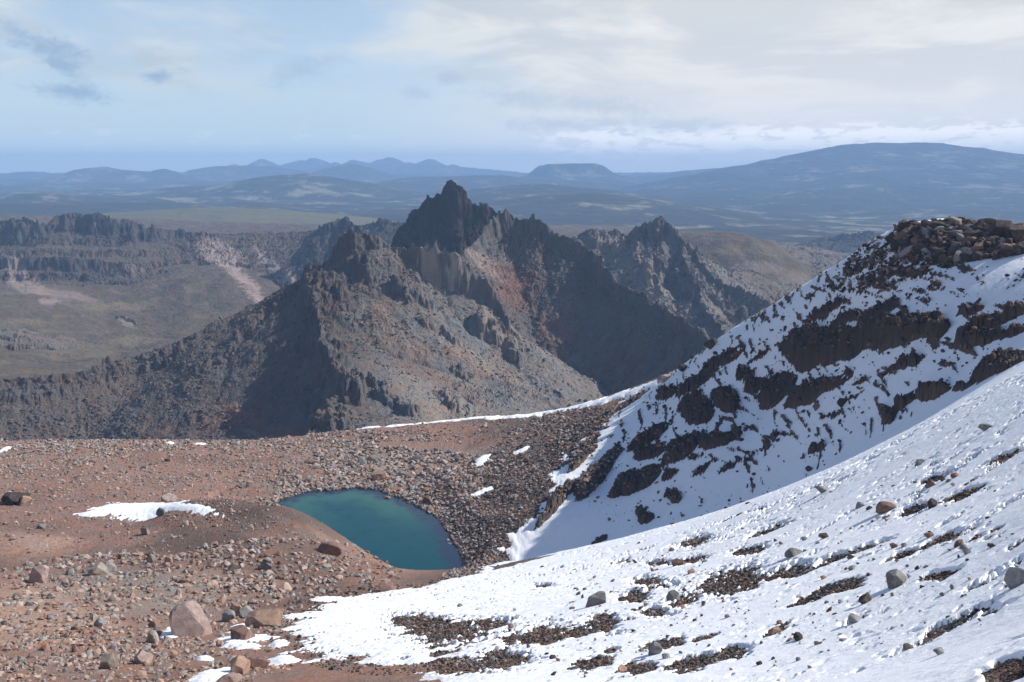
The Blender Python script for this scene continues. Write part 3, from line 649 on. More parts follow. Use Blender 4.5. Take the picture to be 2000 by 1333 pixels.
def tents(x, y, full=False):
    """highest of the ridges over each point: height, ridge id, distance from its crest, place along it, cliff height"""
    zb = np.full(x.shape, -1e4, F32); gid = np.full(x.shape, -1, np.int16); dist = np.zeros(x.shape, F32); al = np.zeros(x.shape, F32); chh = np.zeros(x.shape, F32)
    for name, q, sl, cw, w in RP:
        g = GNAMES.index(name); L = 0.0
        for k in range(len(q) - 1):
            (ax, ay, az, ac), (bx, by, bz, bc) = q[k], q[k + 1]; ex, ey = bx - ax, by - ay; ll = ex * ex + ey * ey + 1e-6
            rr = 480
            ii = np.nonzero((x > min(ax, bx) - rr) & (x < max(ax, bx) + rr) & (y > min(ay, by) - rr) & (y < max(ay, by) + rr))
            if len(ii[0]) == 0: L += math.sqrt(ll); continue
            xx, yy = x[ii], y[ii]
            t = np.clip(((xx - ax) * ex + (yy - ay) * ey) / ll, 0, 1).astype(F32)
            d = np.sqrt((xx - ax - t * ex) ** 2 + (yy - ay - t * ey) ** 2).astype(F32)
            zr = az + (bz - az) * t; ch = ac + (bc - ac) * t
            if isinstance(sl, tuple): slv = np.where((yy - ay) * ex - (xx - ax) * ey > 0, sl[0], sl[1])
            else: slv = sl
            h = zr - ch * sstep(0, cw * (.35 + ch / 50), d) - slv * (np.sqrt(d * d + w * w) - w)
            up = h > zb[ii]
            def setv(arr, v): tmp = arr[ii]; tmp[up] = v[up] if isinstance(v, np.ndarray) else v; arr[ii] = tmp
            setv(zb, h.astype(F32))
            if full: setv(gid, g); setv(dist, d); setv(al, (L + t * math.sqrt(ll)).astype(F32)); setv(chh, ch.astype(F32))
            L += math.sqrt(ll)
    return (zb, gid, dist, al, chh) if full else zb
def warp(x, y):
    r = np.clip(np.hypot(x, y) / 1200, .6, 2)
    wx = fbm(x, y, 45, 3, .5, 150) * 7 * r; wy = fbm(x, y, 45, 3, .5, 154) * 7 * r
    wx = wx + fbm(x, y, 13, 2, .5, 156) * 3.2 * r; wy = wy + fbm(x, y, 13, 2, .5, 158) * 3.2 * r
    fl = fbm(x, y, 4.6, 2, .5, 159) * 1.0 * r; wx = wx + fl; wy = wy - fl
    return x + wx, y + wy
def pyr(x, y):
    sd = poly_sd(PYR, x, y); out = np.minimum(sd, 0)
    return np.where(out > -260, S_pyr(x, y) + out * 1.5, -1e4).astype(F32)
def mid_macro(x, y):
    wx, wy = warp(x, y); a = np.maximum(tents(wx, wy), pyr(wx, wy)); b = S_mid(x, y)
    return np.maximum(a, b).astype(F32)
def mid_full(x, y):
    wx, wy = warp(x, y); a, gid, dist, al, ch = tents(wx, wy, True); b = S_mid(x, y)
    pz = pyr(wx, wy); up = pz > a; a = np.where(up, pz, a); gid = np.where(up, 0, gid); ch = np.where(up, 0, ch).astype(F32)
    al = np.where(up, (wx - wy) * .7, al).astype(F32); dist = np.where(up, 25 + (wx + 1100 - wy) * .25, dist).astype(F32)
    r = np.hypot(x, y); k = np.clip(r / 1100, .6, 2.6)
    on = (a > b); cliff = sstep(2, 10, ch) * np.exp(-dist / (12 * k)) * on
    # gullies and ribs running down the flanks
    rib = fbm(al + fbm(x, y, 30, 2, .5, 160) * 14, dist * .16, 22, 4, .55, 162, True)
    gul = (rib - .5) * np.clip(dist / 40, 0, 1) * 3.4 * k
    crag = fbm(x, y, 16 , 5, .62, 166, True); f1, f2, cid = worley(x + crag * 3, y, 9, 5); f3, f4, cid2 = worley(x, y + crag * 2, 3.6, 7)
    jag = (crag * 3 + (cid - .5) * 3.5 + np.minimum(f2 - f1, .3) * 5 - 3 + (cid2 - .5) * 4) * cliff * k * np.where(gid == GNAMES.index('mountain.002'), .55, 1) * np.where(gid == GNAMES.index('escarpment'), .45, 1) * (.25 + .75 * sstep(4, 28, ch))
    blockmask = sstep(.05, .4, fbm(x, y, 70, 3, .6, 170) + .10) * on
    block = (cid2 * 2.6 + cid * 1.8 + crag * 1.8) * blockmask * np.clip(k, .6, 1.8)
    rub = fbm(x, y, 4.5, 4, .75, 174) * 1.9 * k
    z = np.where(on, a + gul + jag + block + rub, b + fbm(x, y, 60, 5, .5, 178) * 9 + rub * .35)
    es = (gid == GNAMES.index('escarpment')) & on; q_ = z / 26 + fbm(x, y, 160, 3, .5, 310) * .8; fr = q_ - np.floor(q_)
    z = np.where(es, z + (sstep(.25, .75, fr) - fr) * 26 * .45 * sstep(4, 30, ch), z)
    # soft join between a ridge and the valley floor
    return z.astype(F32), np.where(on, gid, -1).astype(np.int16), dist, al, ch, cliff, rib, b
MO = [(650,570,34,24,10,9),(625,640,26,44,75,10),(640,700,24,44,80,12),(655,745,26,30,60,12),(690,765,30,30,60,13),(605,785,26,22,10,8),(640,830,44,18,0,8),(790,575,40,13,-35,8),(835,592,30,10,-30,7),(960,650,56,20,-30,12),(1005,695,32,14,-45,9),
 (745,765,42,14,-50,7),(790,800,34,12,-40,7),(890,790,50,12,-30,4),(700,525,50,20,-20,8),(880,660,30,9,-30,5),(830,635,24,8,-20,4),(900,735,30,9,-35,4),(330,705,70,12,25,5),(200,738,60,12,10,6),(60,770,60,20,5,6),(480,650,50,9,35,5),(430,700,50,12,40,5),(560,585,40,9,40,5),(120,760,40,12,0,5),(560,690,20,40,60,5),(700,850,40,8,0,4),(1280,540,26,30,-60,12),(1340,560,40,24,-50,12),(1180,480,50,14,-20,8),(1420,610,50,16,-35,8)]
_h = raycast(lambda x, y: mid_macro(x, y), [q[0] for q in MO], [q[1] for q in MO], 520, 3800, 700)
MOB = [Blob(mid_macro, *q[:5], h=q[5], hit=(_h[0][k], _h[1][k], _h[2][k], _h[3][k])) for k, q in enumerate(MO)]
def mid_out(x, y):
    wx = x + fbm(x, y, 16, 4, .6, 300) * 12; wy = y + fbm(x, y, 16, 4, .6, 304) * 12; h = np.zeros(x.shape, F32)
    for b in MOB:
        i = b.near(x, y, 2); v = b.val(wx[i], wy[i]); h[i] = np.maximum(h[i], b.h * sstep(0, .45, v))
    f1, f2, cid = worley(wx, wy, 7, 15)
    return h * (.55 + .8 * cid) + np.where(h > .3, np.minimum(f2 - f1, .3) * 3, 0)
az_m = azimuths(math.radians(31), .00098, math.radians(50), .006)
R = polar_rows(mid_macro, az_m, 520, 3900, 1700, kr=.20, pre=1300)
NA, NR = len(az_m), R.shape[1]
X, Y = sheet(None, az_m, R)
OM = mid_out(X, Y)
Z, GID, DIST, AL, CH, CLIFF, RIB, BASE = mid_full(X, Y)
Z = Z + OM; CLIFF = np.maximum(CLIFF, sstep(.5, 4, OM))
V = np.c_[X, Y, Z]; N = grid_normals(V, NA, NR)
slope = 1 - N[:, 2]
i = np.nonzero((CLIFF > .03) | (slope > .35))[0]; kk = np.clip(np.hypot(X[i], Y[i]) / 1100, .6, 2.6); s = (F32(9) * kk)[:, None]; p = V[i] / s
dsp = perlin3(p[:, 0], p[:, 1], p[:, 2] * .45, 3) * 3.6 + perlin3(p[:, 0] * 2.7, p[:, 1] * 2.7, p[:, 2] * 1.3, 5) * 1.8
V[i] += N[i] * (dsp * kk * np.clip(CLIFF[i] * .8 + sstep(.3, .6, slope[i]) * .7, 0, 1))[:, None]
print('mid heights', len(V), round(time.time() - T0, 1))

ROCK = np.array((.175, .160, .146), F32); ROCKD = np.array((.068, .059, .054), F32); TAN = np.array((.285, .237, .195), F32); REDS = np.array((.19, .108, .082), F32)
OLIVE = np.array((.104, .082, .060), F32); PINK = np.array((.29, .22, .185), F32); STRAW = np.array((.26, .215, .135), F32); CREAM = np.array((.50, .43, .36), F32)
def mid_color(x, y, gid, dist, al, ch, cliff, slope):
    n1 = fbm(x, y, 60, 4, .6, 190); n2 = fbm(x, y, 12, 4, .6, 194); n3 = fbm(al, dist * .12, 10, 4, .6, 198)
    c = np.broadcast_to(ROCK, x.shape + (3,)).copy()
    c = lerp(c, TAN * .8, sstep(.05, .5, n3 + n1 * .4) * sstep(8, 30, dist) * .8)
    c = lerp(c, ROCKD, sstep(.1, .6, n2 - n1 * .4) * .6)
    c = lerp(c, ROCK * .95, sstep(.2, .6, cliff) * .7)
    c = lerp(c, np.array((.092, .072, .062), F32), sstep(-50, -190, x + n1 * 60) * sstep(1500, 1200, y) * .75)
    on = gid >= 0
    def g(nm): return gid == GNAMES.index(nm)
    f = g('mountain.001'); c[f] = lerp(c[f], REDS * .75, sstep(-.2, .4, n3[f]) * sstep(14, 45, dist[f]) * .75); c[f] = lerp(c[f], ROCKD, np.full(f.sum(), .45, F32))  # dark volcanic rock, darkened further to put the face's shade into the colour
    f = g('mountain.002'); c[f] = ROCKD * .75  # dark brown rock, its colour also carrying the shade of the near face
    f = g('hill') | g('hill.003') | g('hill.004') | g('mountain.004'); c[f] = lerp(ROCKD * .9 + 0 * c[f], ROCK * .7, sstep(0, .5, n2[f]))
    f = g('escarpment'); c[f] = lerp(OLIVE * 1.0 + 0 * c[f], ROCKD * 1.1, sstep(75, 25, dist[f] + n2[f] * 30) * sstep(6, 18, ch[f])); c[f] = lerp(c[f], TAN * .8, sstep(.25, .6, n3[f]) * .5)
    f = g('hill.001') | g('hill.002') | g('knoll') | g('knoll.001'); c[f] = lerp(TAN * .55 + 0 * c[f], OLIVE * 1.2, sstep(-.1, .4, n1[f]))
    f = ~on; c[f] = lerp(OLIVE * 1.0 + 0 * c[f], STRAW * .62, sstep(0, .5, n1[f] + n2[f] * .4) * .8)
    return c
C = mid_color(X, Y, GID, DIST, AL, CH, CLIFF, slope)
# local soils and pale rock, laid on the ground where the photo has them
MC = [(REDS, (520,850,130,22,0),.8), (REDS, (930,720,120,20,-38),.5), (TAN, (950,720,170,16,-40),.55), (TAN, (860,790,150,40,-30),.5), (REDS, (820,720,160,30,-38),.45), (REDS, (400,830,160,22,10),.35),
      (CREAM*.85, (840,530,30,26,-35),.6), (CREAM, (885,545,16,24,-20),.7), (PINK, (950,520,50,20,-35),.8), (REDS, (1010,560,60,60,-50),.6), (REDS, (1090,640,60,50,-50),.5), (PINK*.7, (1030,500,40,25,-40),.6),
      (TAN, (1280,570,100,22,-42),.8), (TAN, (1330,600,50,16,-40),.9), (TAN, (1210,510,60,30,-30),.6), (TAN*.7, (760,640,90,60,-38),.6), (np.array((.20,.20,.17)), (510,857,40,5,0),.9),
      (PINK, (430,500,62,34,-35),.95), (PINK*1.1, (475,545,64,15,-42),.95), (PINK, (535,520,74,10,-38),.95), (PINK, (565,552,44,12,-42),.95), (PINK*1.1, (120,575,80,12,-10),.5), (PINK, (50,560,50,14,-15),.7), (PINK*1.1,(100,590,30,8,0),.7), (PINK*.8, (260,530,20,30,-60),.4),
      (STRAW*.8, (230,600,90,10,0),.5), (STRAW*.8, (270,665,70,12,0),.6), (STRAW*.7, (150,690,90,16,0),.5), (TAN, (250,632,26,10,-30),.6), (STRAW*.7,(60,630,90,12,0),.4), (TAN*.8, (1560,560,60,22,-20),.5), (TAN*.8,(1480,520,70,14,0),.6), (STRAW*.6,(1450,490,120,10,0),.6),
      (PINK*.9,(1100,620,40,60,-40),.25), (CREAM*.7,(1120,700,30,8,-30),.2), (CREAM*.6, (960,655,40,20,-20),.4), (CREAM*.6, (1000,690,30,16,-30),.4), (CREAM*.5,(640,780,30,20,0),.3)]
pxs = np.array([m_[1][0] for m_ in MC], float); pys = np.array([m_[1][1] for m_ in MC], float)
hx, hy, hz, hok = raycast(mid_macro, pxs, pys, 520, 3890, 700)
nn1 = fbm(X, Y, 14, 3, .6, 202); nn2 = fbm(X, Y, 5, 3, .6, 206); nn3 = fbm(AL, DIST * .10, 7, 3, .6, 209)
for k, (c_, g_, a_) in enumerate(MC):
    b = Blob(mid_macro, *g_, hit=(hx[k], hy[k], hz[k], hok[k])); i = b.near(X, Y, 1.5)
    kk = np.hypot(b.c[0], b.c[1]) / 1100
    v = b.val(X[i] + nn1[i] * 12 * kk, Y[i] + nn2[i] * 7 * kk) + nn3[i] * .35
    C[i] = lerp(C[i], np.asarray(c_, F32), sstep(.0, .45, v) * a_)
M_MID = mat_ground('mountain_rock', 9, .8, .26)
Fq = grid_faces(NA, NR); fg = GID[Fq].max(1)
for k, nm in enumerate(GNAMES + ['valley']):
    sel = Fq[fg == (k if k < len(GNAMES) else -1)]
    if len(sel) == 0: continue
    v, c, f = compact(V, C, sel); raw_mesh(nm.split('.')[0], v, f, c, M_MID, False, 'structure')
# boulders and blocks strewn over the mountain sides
sel = np.nonzero((GID >= 0) & (GID <= GNAMES.index('mountain.003')) & (slope < .42) & (np.hypot(X, Y) < 1800))[0]
pj = pix(V[sel, 0], V[sel, 1], V[sel, 2]); sel = sel[(pj[0] > -60) & (pj[0] < 2060)]
wgt = .15 + sstep(-.2, .5, fbm(X[sel], Y[sel], 60, 3, .6, 260)); sel = RNG.choice(sel, 42000, replace=False, p=wgt / wgt.sum())
MIDSTONES = (V[sel].copy(), C[sel].copy())
print('mid', round(time.time() - T0, 1))

# ==================================================================== FAR COUNTRY: plain and hills to the horizon
far_pts = [(0,470,3500),(500,470,3600),(1000,470,3700),(1500,475,3700),(2000,480,3700),(-400,470,3500),(2400,480,3700),
 (0,415,5200),(500,425,5000),(1000,430,5000),(1500,445,5000),(0,390,7500),(500,395,7500),(1000,395,7500),(1300,395,8000),(0,362,12500),(600,362,13000),(1200,362,13000),(0,345,21000),(600,345,22000),(1100,345,21500),(1500,344,21000),(2000,344,20000)]
far_xyz = [(x, y, -560.0) for x in (-30000, -15000, 0, 15000, 30000) for y in (32000, 44000)] + [(14000, 16000, -250.0), (-14000, 12000, -250.0), (14000, 5000, -200.0), (-14000, 3000, -150.0)]
S_far = Surf(far_pts, far_xyz, (-46000, 46000, 1000, 60000), 200, lam=.5)
FARR = [ # name, points, slope, rounding
 ('hills', [(20,346,17000),(60,336,17000),(100,340,17000),(145,346,17000)], 0.23, 90),
 ('hills', [(140,348,14000),(165,340,14000),(183,329,14000),(200,327,14000),(225,333,14000),(270,335,14000),(300,337,14000),(316,331,14000),(335,336,14000),(365,346,14000)], 0.30, 36),
 ('hills', [(375,348,16000),(400,338,16000),(430,326,16000),(480,325,16000),(525,326,16000),(570,332,16000),(620,345,16000)], 0.27, 72),
 ('hills', [(630,345,14500),(660,330,14500),(682,321,14500),(705,328,14500),(745,342,14500)], 0.30, 36),
 ('hills', [(560,337,20000),(600,330,20000),(680,322,20000),(760,323,20000),(850,322,20000),(905,328,20000),(1000,336,20000)], 0.23, 90),
 ('hills', [(470,372,8600),(500,360,8600),(540,348,8600),(560,343,8600),(590,341,8600),(620,345,8600),(650,356,8600),(700,372,8600),(740,380,8600)], .20, 100),
 ('hills', [(250,385,9000),(350,372,9000),(420,364,9000),(500,358,9200)], .13, 150),
 ('hills', [(-40,396,6500),(20,388,6500),(60,379,6500),(85,378,6500),(120,386,6500),(170,395,6500),(230,400,6500)], .16, 60),
 ('hills', [(250,425,4300),(330,412,4400),(400,407,4500),(440,409,4500),(500,418,4500),(560,432,4400),(600,440,4300)], .10, 80),
 ('hills', [(700,372,11000),(780,356,11000),(860,347,11000),(950,344,11000),(1040,350,11000),(1100,356,11000)], .12, 150),
 ('hills', [(880,400,7600),(940,380,7600),(1000,366,7600),(1050,361,7600),(1120,368,7600),(1200,378,7600),(1280,390,7600)], .15, 100),
 ('hills', [(980,410,6000),(1050,392,6000),(1110,380,6000),(1150,378,6000),(1200,385,6000),(1260,398,6000),(1340,412,5800)], .14, 80),
 ('hills', [(1230,352,15000),(1290,342,15000),(1350,334,15000),(1400,330,15000),(1450,328,15000),(1520,332,15000)], 0.21, 90),
 ('shield_mountain', [(1180,398,8000),(1280,378,9000),(1350,356,10000),(1420,336,10500),(1480,326,11000),(1525,324,11300),(1545,320,11400),(1562,326,11400),(1620,306,11500),(1660,292,11600),(1690,282,11600),(1715,280,11600),(1740,281,11600),(1770,281,11500),(1800,280,11500),(1830,284,11500),(1870,288,11400),(1910,296,11300),(1950,310,11200),(1985,328,11000),(2040,346,10800),(2150,350,10500),(2400,390,10000)], .20, 120),
 ('shield_mountain', [(1740,322,10300),(1710,345,9400),(1620,375,8200),(1500,410,6800)], .14, 120),
 ('shield_mountain', [(1520,345,10200),(1480,358,9600),(1430,375,8500),(1330,405,7000)], .15, 90),
 ('shield_mountain', [(1900,328,10200),(1900,350,9300),(1850,390,7800),(1800,430,6400)], .14, 120),
 ('shield_mountain', [(2040,352,10000),(2060,375,9000),(2060,420,7400)], .14, 120),
 ('table_mountain', [(1082,326,13000),(1095,323,13000),(1120,323,13000),(1140,322,13000),(1150,325,13000)], .13, 30),
]
for _x, _y in ((455,318),(512,308),(535,318),(590,310),(612,306),(655,314),(700,310),(745,309),(762,305),(800,315),(838,308),(880,319),(420,325),(925,325)):
    _r = (_x * 7 % 10) / 10; FARR.append(('distant_peaks', [(_x - 4 - 14 * _r, _y + 5 + 5 * _r, 21500), (_x - 3, _y + 3.5, 21500), (_x + 3, _y + 4, 21500), (_x + 6 + 12 * (1 - _r), _y + 8, 21500)], .42 + .4 * _r, 25))
FARR.append(('hills', [(380,332,21500),(500,325,21500),(700,322,21500),(850,325,21500),(1000,336,21500)], .5, 60))
FN = ['plain']
for r in FARR:
    if r[0] not in FN: FN.append(r[0])
FRP = [(r[0], [tuple(float(q) for q in P(*p)) for p in r[1]], r[2], r[3]) for r in FARR]
def far_parts(x, y):
    zb = S_far(x, y) + fbm(x, y, 1500, 4, .5, 220) * 55; gid = np.zeros(x.shape, np.int16); n = 0; dd = np.full(x.shape, 9e3, F32)
    k = np.clip(np.hypot(x, y) / 10000, .4, 2.5); wx = x + fbm(x, y, 900, 4, .5, 224) * 70 * k; wy = y + fbm(x, y, 900, 4, .5, 228) * 160 * k
    for name, q, sl, w in FRP:
        g = FN.index(name)
        for (ax, ay, az), (bx, by, bz) in zip(q[:-1], q[1:]):
            ex, ey = bx - ax, by - ay; ll = ex * ex + ey * ey + 1e-6; rr = 9000
            i = np.nonzero((x > min(ax, bx) - rr) & (x < max(ax, bx) + rr) & (y > min(ay, by) - rr) & (y < max(ay, by) + rr)); xx, yy = wx[i], wy[i]
            if len(i[0]) == 0: continue
            t = np.clip(((xx - ax) * ex + (yy - ay) * ey) / ll, 0, 1); d = np.sqrt((xx - ax - t * ex) ** 2 + (yy - ay - t * ey) ** 2)
            if name == 'table_mountain': h = az + (bz - az) * t - 130 * sstep(150, 380, d) - .20 * np.maximum(d - 300, 0)
            else: h = az + (bz - az) * t - sl * (np.sqrt(d * d + w * w) - w)
            up = h > zb[i]; tmp = zb[i]; tmp[up] = h[up]; zb[i] = tmp; tg = gid[i]; tg[up] = g; gid[i] = tg; td = dd[i]; td[up] = d[up]; dd[i] = td
    rid = fbm(x, y, 420, 5, .55, 232, True)
    zb = zb + fbm(x, y, 150, 4, .6, 236, True) * 7 * np.clip(k, .5, 1.5) + rid * 24 * np.clip(k, .5, 2) * np.clip(dd / 300, .12, 1)
    return zb.astype(F32), gid, rid
az_f = azimuths(math.radians(31), .00115, math.radians(48), .008)
R = polar_rows(lambda x, y: far_parts(x, y)[0], az_f, 3000, 22500, 900, kr=.10, pre=900); NA, NR = len(az_f), R.shape[1]
X, Y = sheet(None, az_f, R); Z, G, RID = far_parts(X, Y)
rr = np.hypot(X, Y); Z = np.where(rr < 3900, Z - 40 * (1 - sstep(3600, 3900, rr)), Z)
n1 = fbm(X + fbm(X, Y, 500, 4, .6, 243) * 260, Y, 520, 6, .66, 240); n2 = fbm(X * .7, Y, 110, 6, .72, 244); n3 = fbm(X * .35, Y, 2600, 4, .55, 248)
C = np.broadcast_to(np.array((.048, .050, .038), F32), X.shape + (3,)).copy()
pt = n1 * .6 + n2 * .6 + n3 * .6
C = lerp(C, np.array((.30, .26, .17), F32), sstep(.08, .24, pt) * .7)
C = lerp(C, np.array((.25, .22, .165), F32), sstep(.30, .40, pt))
C = lerp(C, np.array((.035, .038, .030), F32), sstep(.1, .5, RID * .7 - n1))
f = G >= FN.index('shield_mountain'); C[f] = lerp(C[f] * .75, np.array((.30, .27, .20), F32), sstep(.16, .5, n2[f] + n1[f] * .6) * .6)
f = (G == 1) & (rr < 5000); C[f] = lerp(C[f], np.array((.24, .21, .10), F32), np.full(f.sum(), .45, F32))
V = np.c_[X, Y, Z]; Fq = grid_faces(NA, NR); fg = G[Fq].max(1)
M_FAR = mat_ground('far_land', 160, .25, .18, ((.95, 1, 1.03), (1.05, 1, .95)))
for k, nm in enumerate(FN):
    sel = Fq[fg == k]
    if len(sel): v, c, f = compact(V, C, sel); raw_mesh(nm, v, f, c, M_FAR, True, 'structure')
# ground out to the horizon and behind the viewer
s = 22400
raw_mesh('ground', np.array([(-s, -2900, -620), (s, -2900, -620), (s, s, -620), (-s, s, -620)], F32), np.array([[0, 1, 2, 3]]), np.tile(np.array((.07, .07, .05), F32), (4, 1)), M_FAR, False, 'structure')
print('far', round(time.time() - T0, 1))

# ==================================================================== STONES
def ico(sub):
    bm = bmesh.new(); bmesh.ops.create_icosphere(bm, subdivisions=sub, radius=1); bm.verts.ensure_lookup_table()
    v = np.array([q.co[:] for q in bm.verts]); f = np.array([[w.index for w in q.verts] for q in bm.faces]); bm.free(); return v, f
def stone(sub, seed, planes=14, rough=.035, flat=.72):
    r = np.random.default_rng(seed); v, f = ico(sub); v = v * np.array([1, r.uniform(.68, .95), r.uniform(flat - .12, flat + .12)])
    for _ in range(planes):
        n = r.normal(size=3); n /= np.linalg.norm(n); d = r.uniform(*((.48, .76) if sub >= 4 else (.40, .68))) * np.linalg.norm(n * np.array([1, .8, flat]))
        e = np.maximum(0, v @ n - d); v = v - e[:, None] * n
    if sub >= 2:
        p = (v * 1.9 + seed * 3.3).astype(F32); nn = perlin3(p[:, 0], p[:, 1], p[:, 2]) * rough * 1.6
        p = (v * 5.3 + seed).astype(F32); nn = nn + perlin3(p[:, 0], p[:, 1], p[:, 2]) * rough * .8
        v = v * (1 + nn)[:, None]
    v = v / np.abs(v[:, :2]).max(); return v, f
MR = dict(pink=mat_rock('pinkish_rock', (.42, .32, .28), (.30, .22, .19)), orange=mat_rock('orange_rock', (.40, .27, .20), (.28, .18, .135)), grey=mat_rock('grey_rock', (.27, .265, .26), (.16, .155, .15)),
          dark=mat_rock('dark_rock', (.105, .084, .072), (.055, .043, .037)), tan=mat_rock('tan_rock', (.38, .325, .28), (.25, .205, .17)), red=mat_rock('red_rock', (.28, .17, .135), (.18, .11, .088)))
TEM = {}
def rock_mesh(kind, k, sub=3):
    key = (kind, k, sub)
    if key not in TEM:
        v, f = stone(sub, 100 + k, planes=12 + k % 6, rough=.025 + .012 * (k % 3)); me = bpy.data.meshes.new('boulder'); me.from_pydata(v.tolist(), [], f.tolist())
        me.materials.append(MR[kind]); me.update()
        TEM[key] = me
    return TEM[key]
def ground_top(x, y):
    x = np.atleast_1d(np.asarray(x, F32)); y = np.atleast_1d(np.asarray(y, F32)); return near_rock(x, y), snow_z(x, y), snow_mask(x, y)
# px, py of the middle, width, height, kind, label
BIG = [
 (376,1219,70,62,'pink','big pale pink boulder with flat top standing alone on the red ground'),
 (515,1212,66,40,'orange','broad orange wedge shaped boulder at the right of the boulder cluster below the lake'),
 (448,1206,30,26,'grey','small dark grey block at the left of the boulder cluster with snow beside it'),
 (484,1198,28,28,'grey','blue grey upright block squeezed between two orange boulders'),
 (463,1192,28,26,'orange','tan boulder behind the dark grey block in the boulder cluster'),
 (477,1243,48,24,'red','low reddish boulder between two snow strips under the boulder cluster'),
 (213,1297,40,34,'tan','squarish brown boulder in the rubble at the bottom left'),
 (282,1288,38,28,'pink','rounded pinkish boulder right of the squarish brown one at the bottom left'),
 (300,1246,30,25,'tan','tan boulder just left below the big pale pink boulder'),
 (466,1305,46,36,'orange','orange boulder rising above the bottom edge snow patch'),
 (505,1298,36,22,'red','flat red boulder right of the orange one near the bottom edge'),
 (447,1327,46,24,'pink','pinkish boulder cut by the bottom edge of the picture under the orange one'),
 (78,1126,32,38,'pink','tall leaning brown boulder on the orange slope at the far left'),
 (192,1113,32,24,'tan','pale cream boulder beside a small grey stone on the left slope'),
 (217,1108,20,18,'grey','small dark grey stone touching the pale cream boulder'),
 (29,976,42,25,'dark','dark round boulder near the left edge of the plateau'),
 (49,979,22,18,'orange','orange block stuck to the right side of the dark plateau boulder'),
 (331,974,30,18,'tan','brownish boulder behind the long snow patch on the hump'),
 (316,1001,22,18,'grey','grey brown boulder standing in the long snow patch on the hump'),
 (286,1037,18,20,'tan','pointed tan boulder in front of the long snow patch'),
 (362,1022,18,12,'tan','small flat boulder on the dark crest of the hump'),
 (81,1029,18,11,'grey','small grey boulder on the striped red slope at the left'),
 (644,1072,44,26,'red','large reddish boulder on the hump rim above the lake'),
 (453,1112,28,14,'dark','dark oval boulder on the middle of the red slope'),
 (519,1107,26,16,'grey','bluish grey boulder with a pale top on the middle of the red slope'),
 (297,1094,20,18,'tan','tan boulder at the left of a pair on the slope'),
 (330,1096,16,20,'orange','upright orange stone at the right of a pair on the slope'),
 (221,1290-120,20,16,'tan','pale tan boulder in the upper rubble on the left'),
 (758,1147,32,18,'red','red boulder at the upper edge of the foreground snow under the lake'),
 (583,932,14,10,'tan','left stone of a pale pair on the red plateau'),
 (488,946,16,13,'tan','right stone of a pale pair on the red plateau'),
 (472,948,18,12,'grey','left greyish stone of the pair on the red plateau'),
 (283,913,18,9,'tan','flat pale stone on the left part of the plateau'),
 (744,928,36,20,'orange','large orange brown block in the boulder field behind the lake'),
 (860,903,20,14,'tan','pale block at the right of the boulder field behind the lake'),
 (756,973,18,10,'orange','tan stone standing in the water near the far shore'),
 (835,978,24,14,'red','reddish block on the right shore of the lake'),
 (1748,1142,46,36,'grey','big grey split boulder standing on the snow slope at the right'),
 (1983,1141,42,40,'grey','large grey boulder at the right edge of the snow slope'),
 (1690,1178,30,20,'dark','dark brown oval boulder in the snow below the split boulder'),
 (1165,1179,40,30,'grey','pale grey angular boulder at the left of the snow gravel patches'),
 (1317,1167,30,28,'grey','grey pointed boulder standing in dark gravel in the snow'),
 (1670,1217,30,16,'grey','small grey boulder lying in snow right of the middle foreground'),
 (1608,964,26,16,'grey','rounded grey boulder alone on the smooth upper snow slope'),
 (1730,1000,36,20,'red','brownish boulder among the upper gravel strips on the snow'),
 (1820,992,26,18,'dark','dark pointed stone right of the upper brownish boulder on the snow'),
 (1548,1088,32,20,'grey','grey boulder at the head of a dark gravel fan in the snow'),
 (1328,1104,30,16,'red','brown flat boulder at the top of the left gravel patches in the snow'),
 (1873,1068,24,14,'red','reddish boulder on the bright snow at the right'),
 (1805,905,34,16,'grey','grey wedge boulder high on the snow slope near the gully'),
 (1925,843,30,12,'grey','flat grey boulder high at the right on the snow slope'),
 (1582,921,18,10,'dark','small dark boulder on the lip of the foreground snow slope'),
 (1644,792,22,16,'dark','dark boulder lying on snow under the big cliff band'),
 (1594,800,14,16,'red','reddish stone standing in snow under the big cliff band'),
 (1512,1235,24,18,'orange','brown boulder in the lower middle of the snow'),
 (1560,1252,22,16,'dark','dark stone right of the brown boulder in the lower snow'),
 (1777,1270,24,17,'dark','dark stone on the lower right snow'),
 (1835,1285,20,14,'grey','grey stone right of the dark one on the lower right snow'),
 (1280,1275,26,26,'grey','grey upright block beside dark gravel at the bottom middle'),
 (1216,1310,24,18,'orange','orange stone in gravel at the bottom middle'),
 (1875,498,30,26,'tan','pale grey block in front of the summit rocks at the upper right'),
 (1987,462,44,34,'dark','dark brown block at the right edge of the summit rocks'),
 (1955,452,60,30,'dark','broad dark slab on top of the summit rocks'),
 (1860,440,34,22,'tan','pale topped block crowning the left part of the summit rocks'),
 (1830,452,34,20,'dark','dark block at the left end of the summit rocks'),
 (1900,462,46,24,'dark','brown block in the middle of the summit rocks'),
 (1925,445,40,24,'dark','rounded dark block left of the broad summit slab'),
 (1390,676,30,20,'dark','dark boulder perched on the skyline of the snowy ridge above the shaded valley'),
 (1300,742,30,12,'tan','flat boulder on the crest at the foot of the snowy ridge'),
 (1335,722,26,14,'dark','dark flat slab on the crest above the shaded valley'),
]
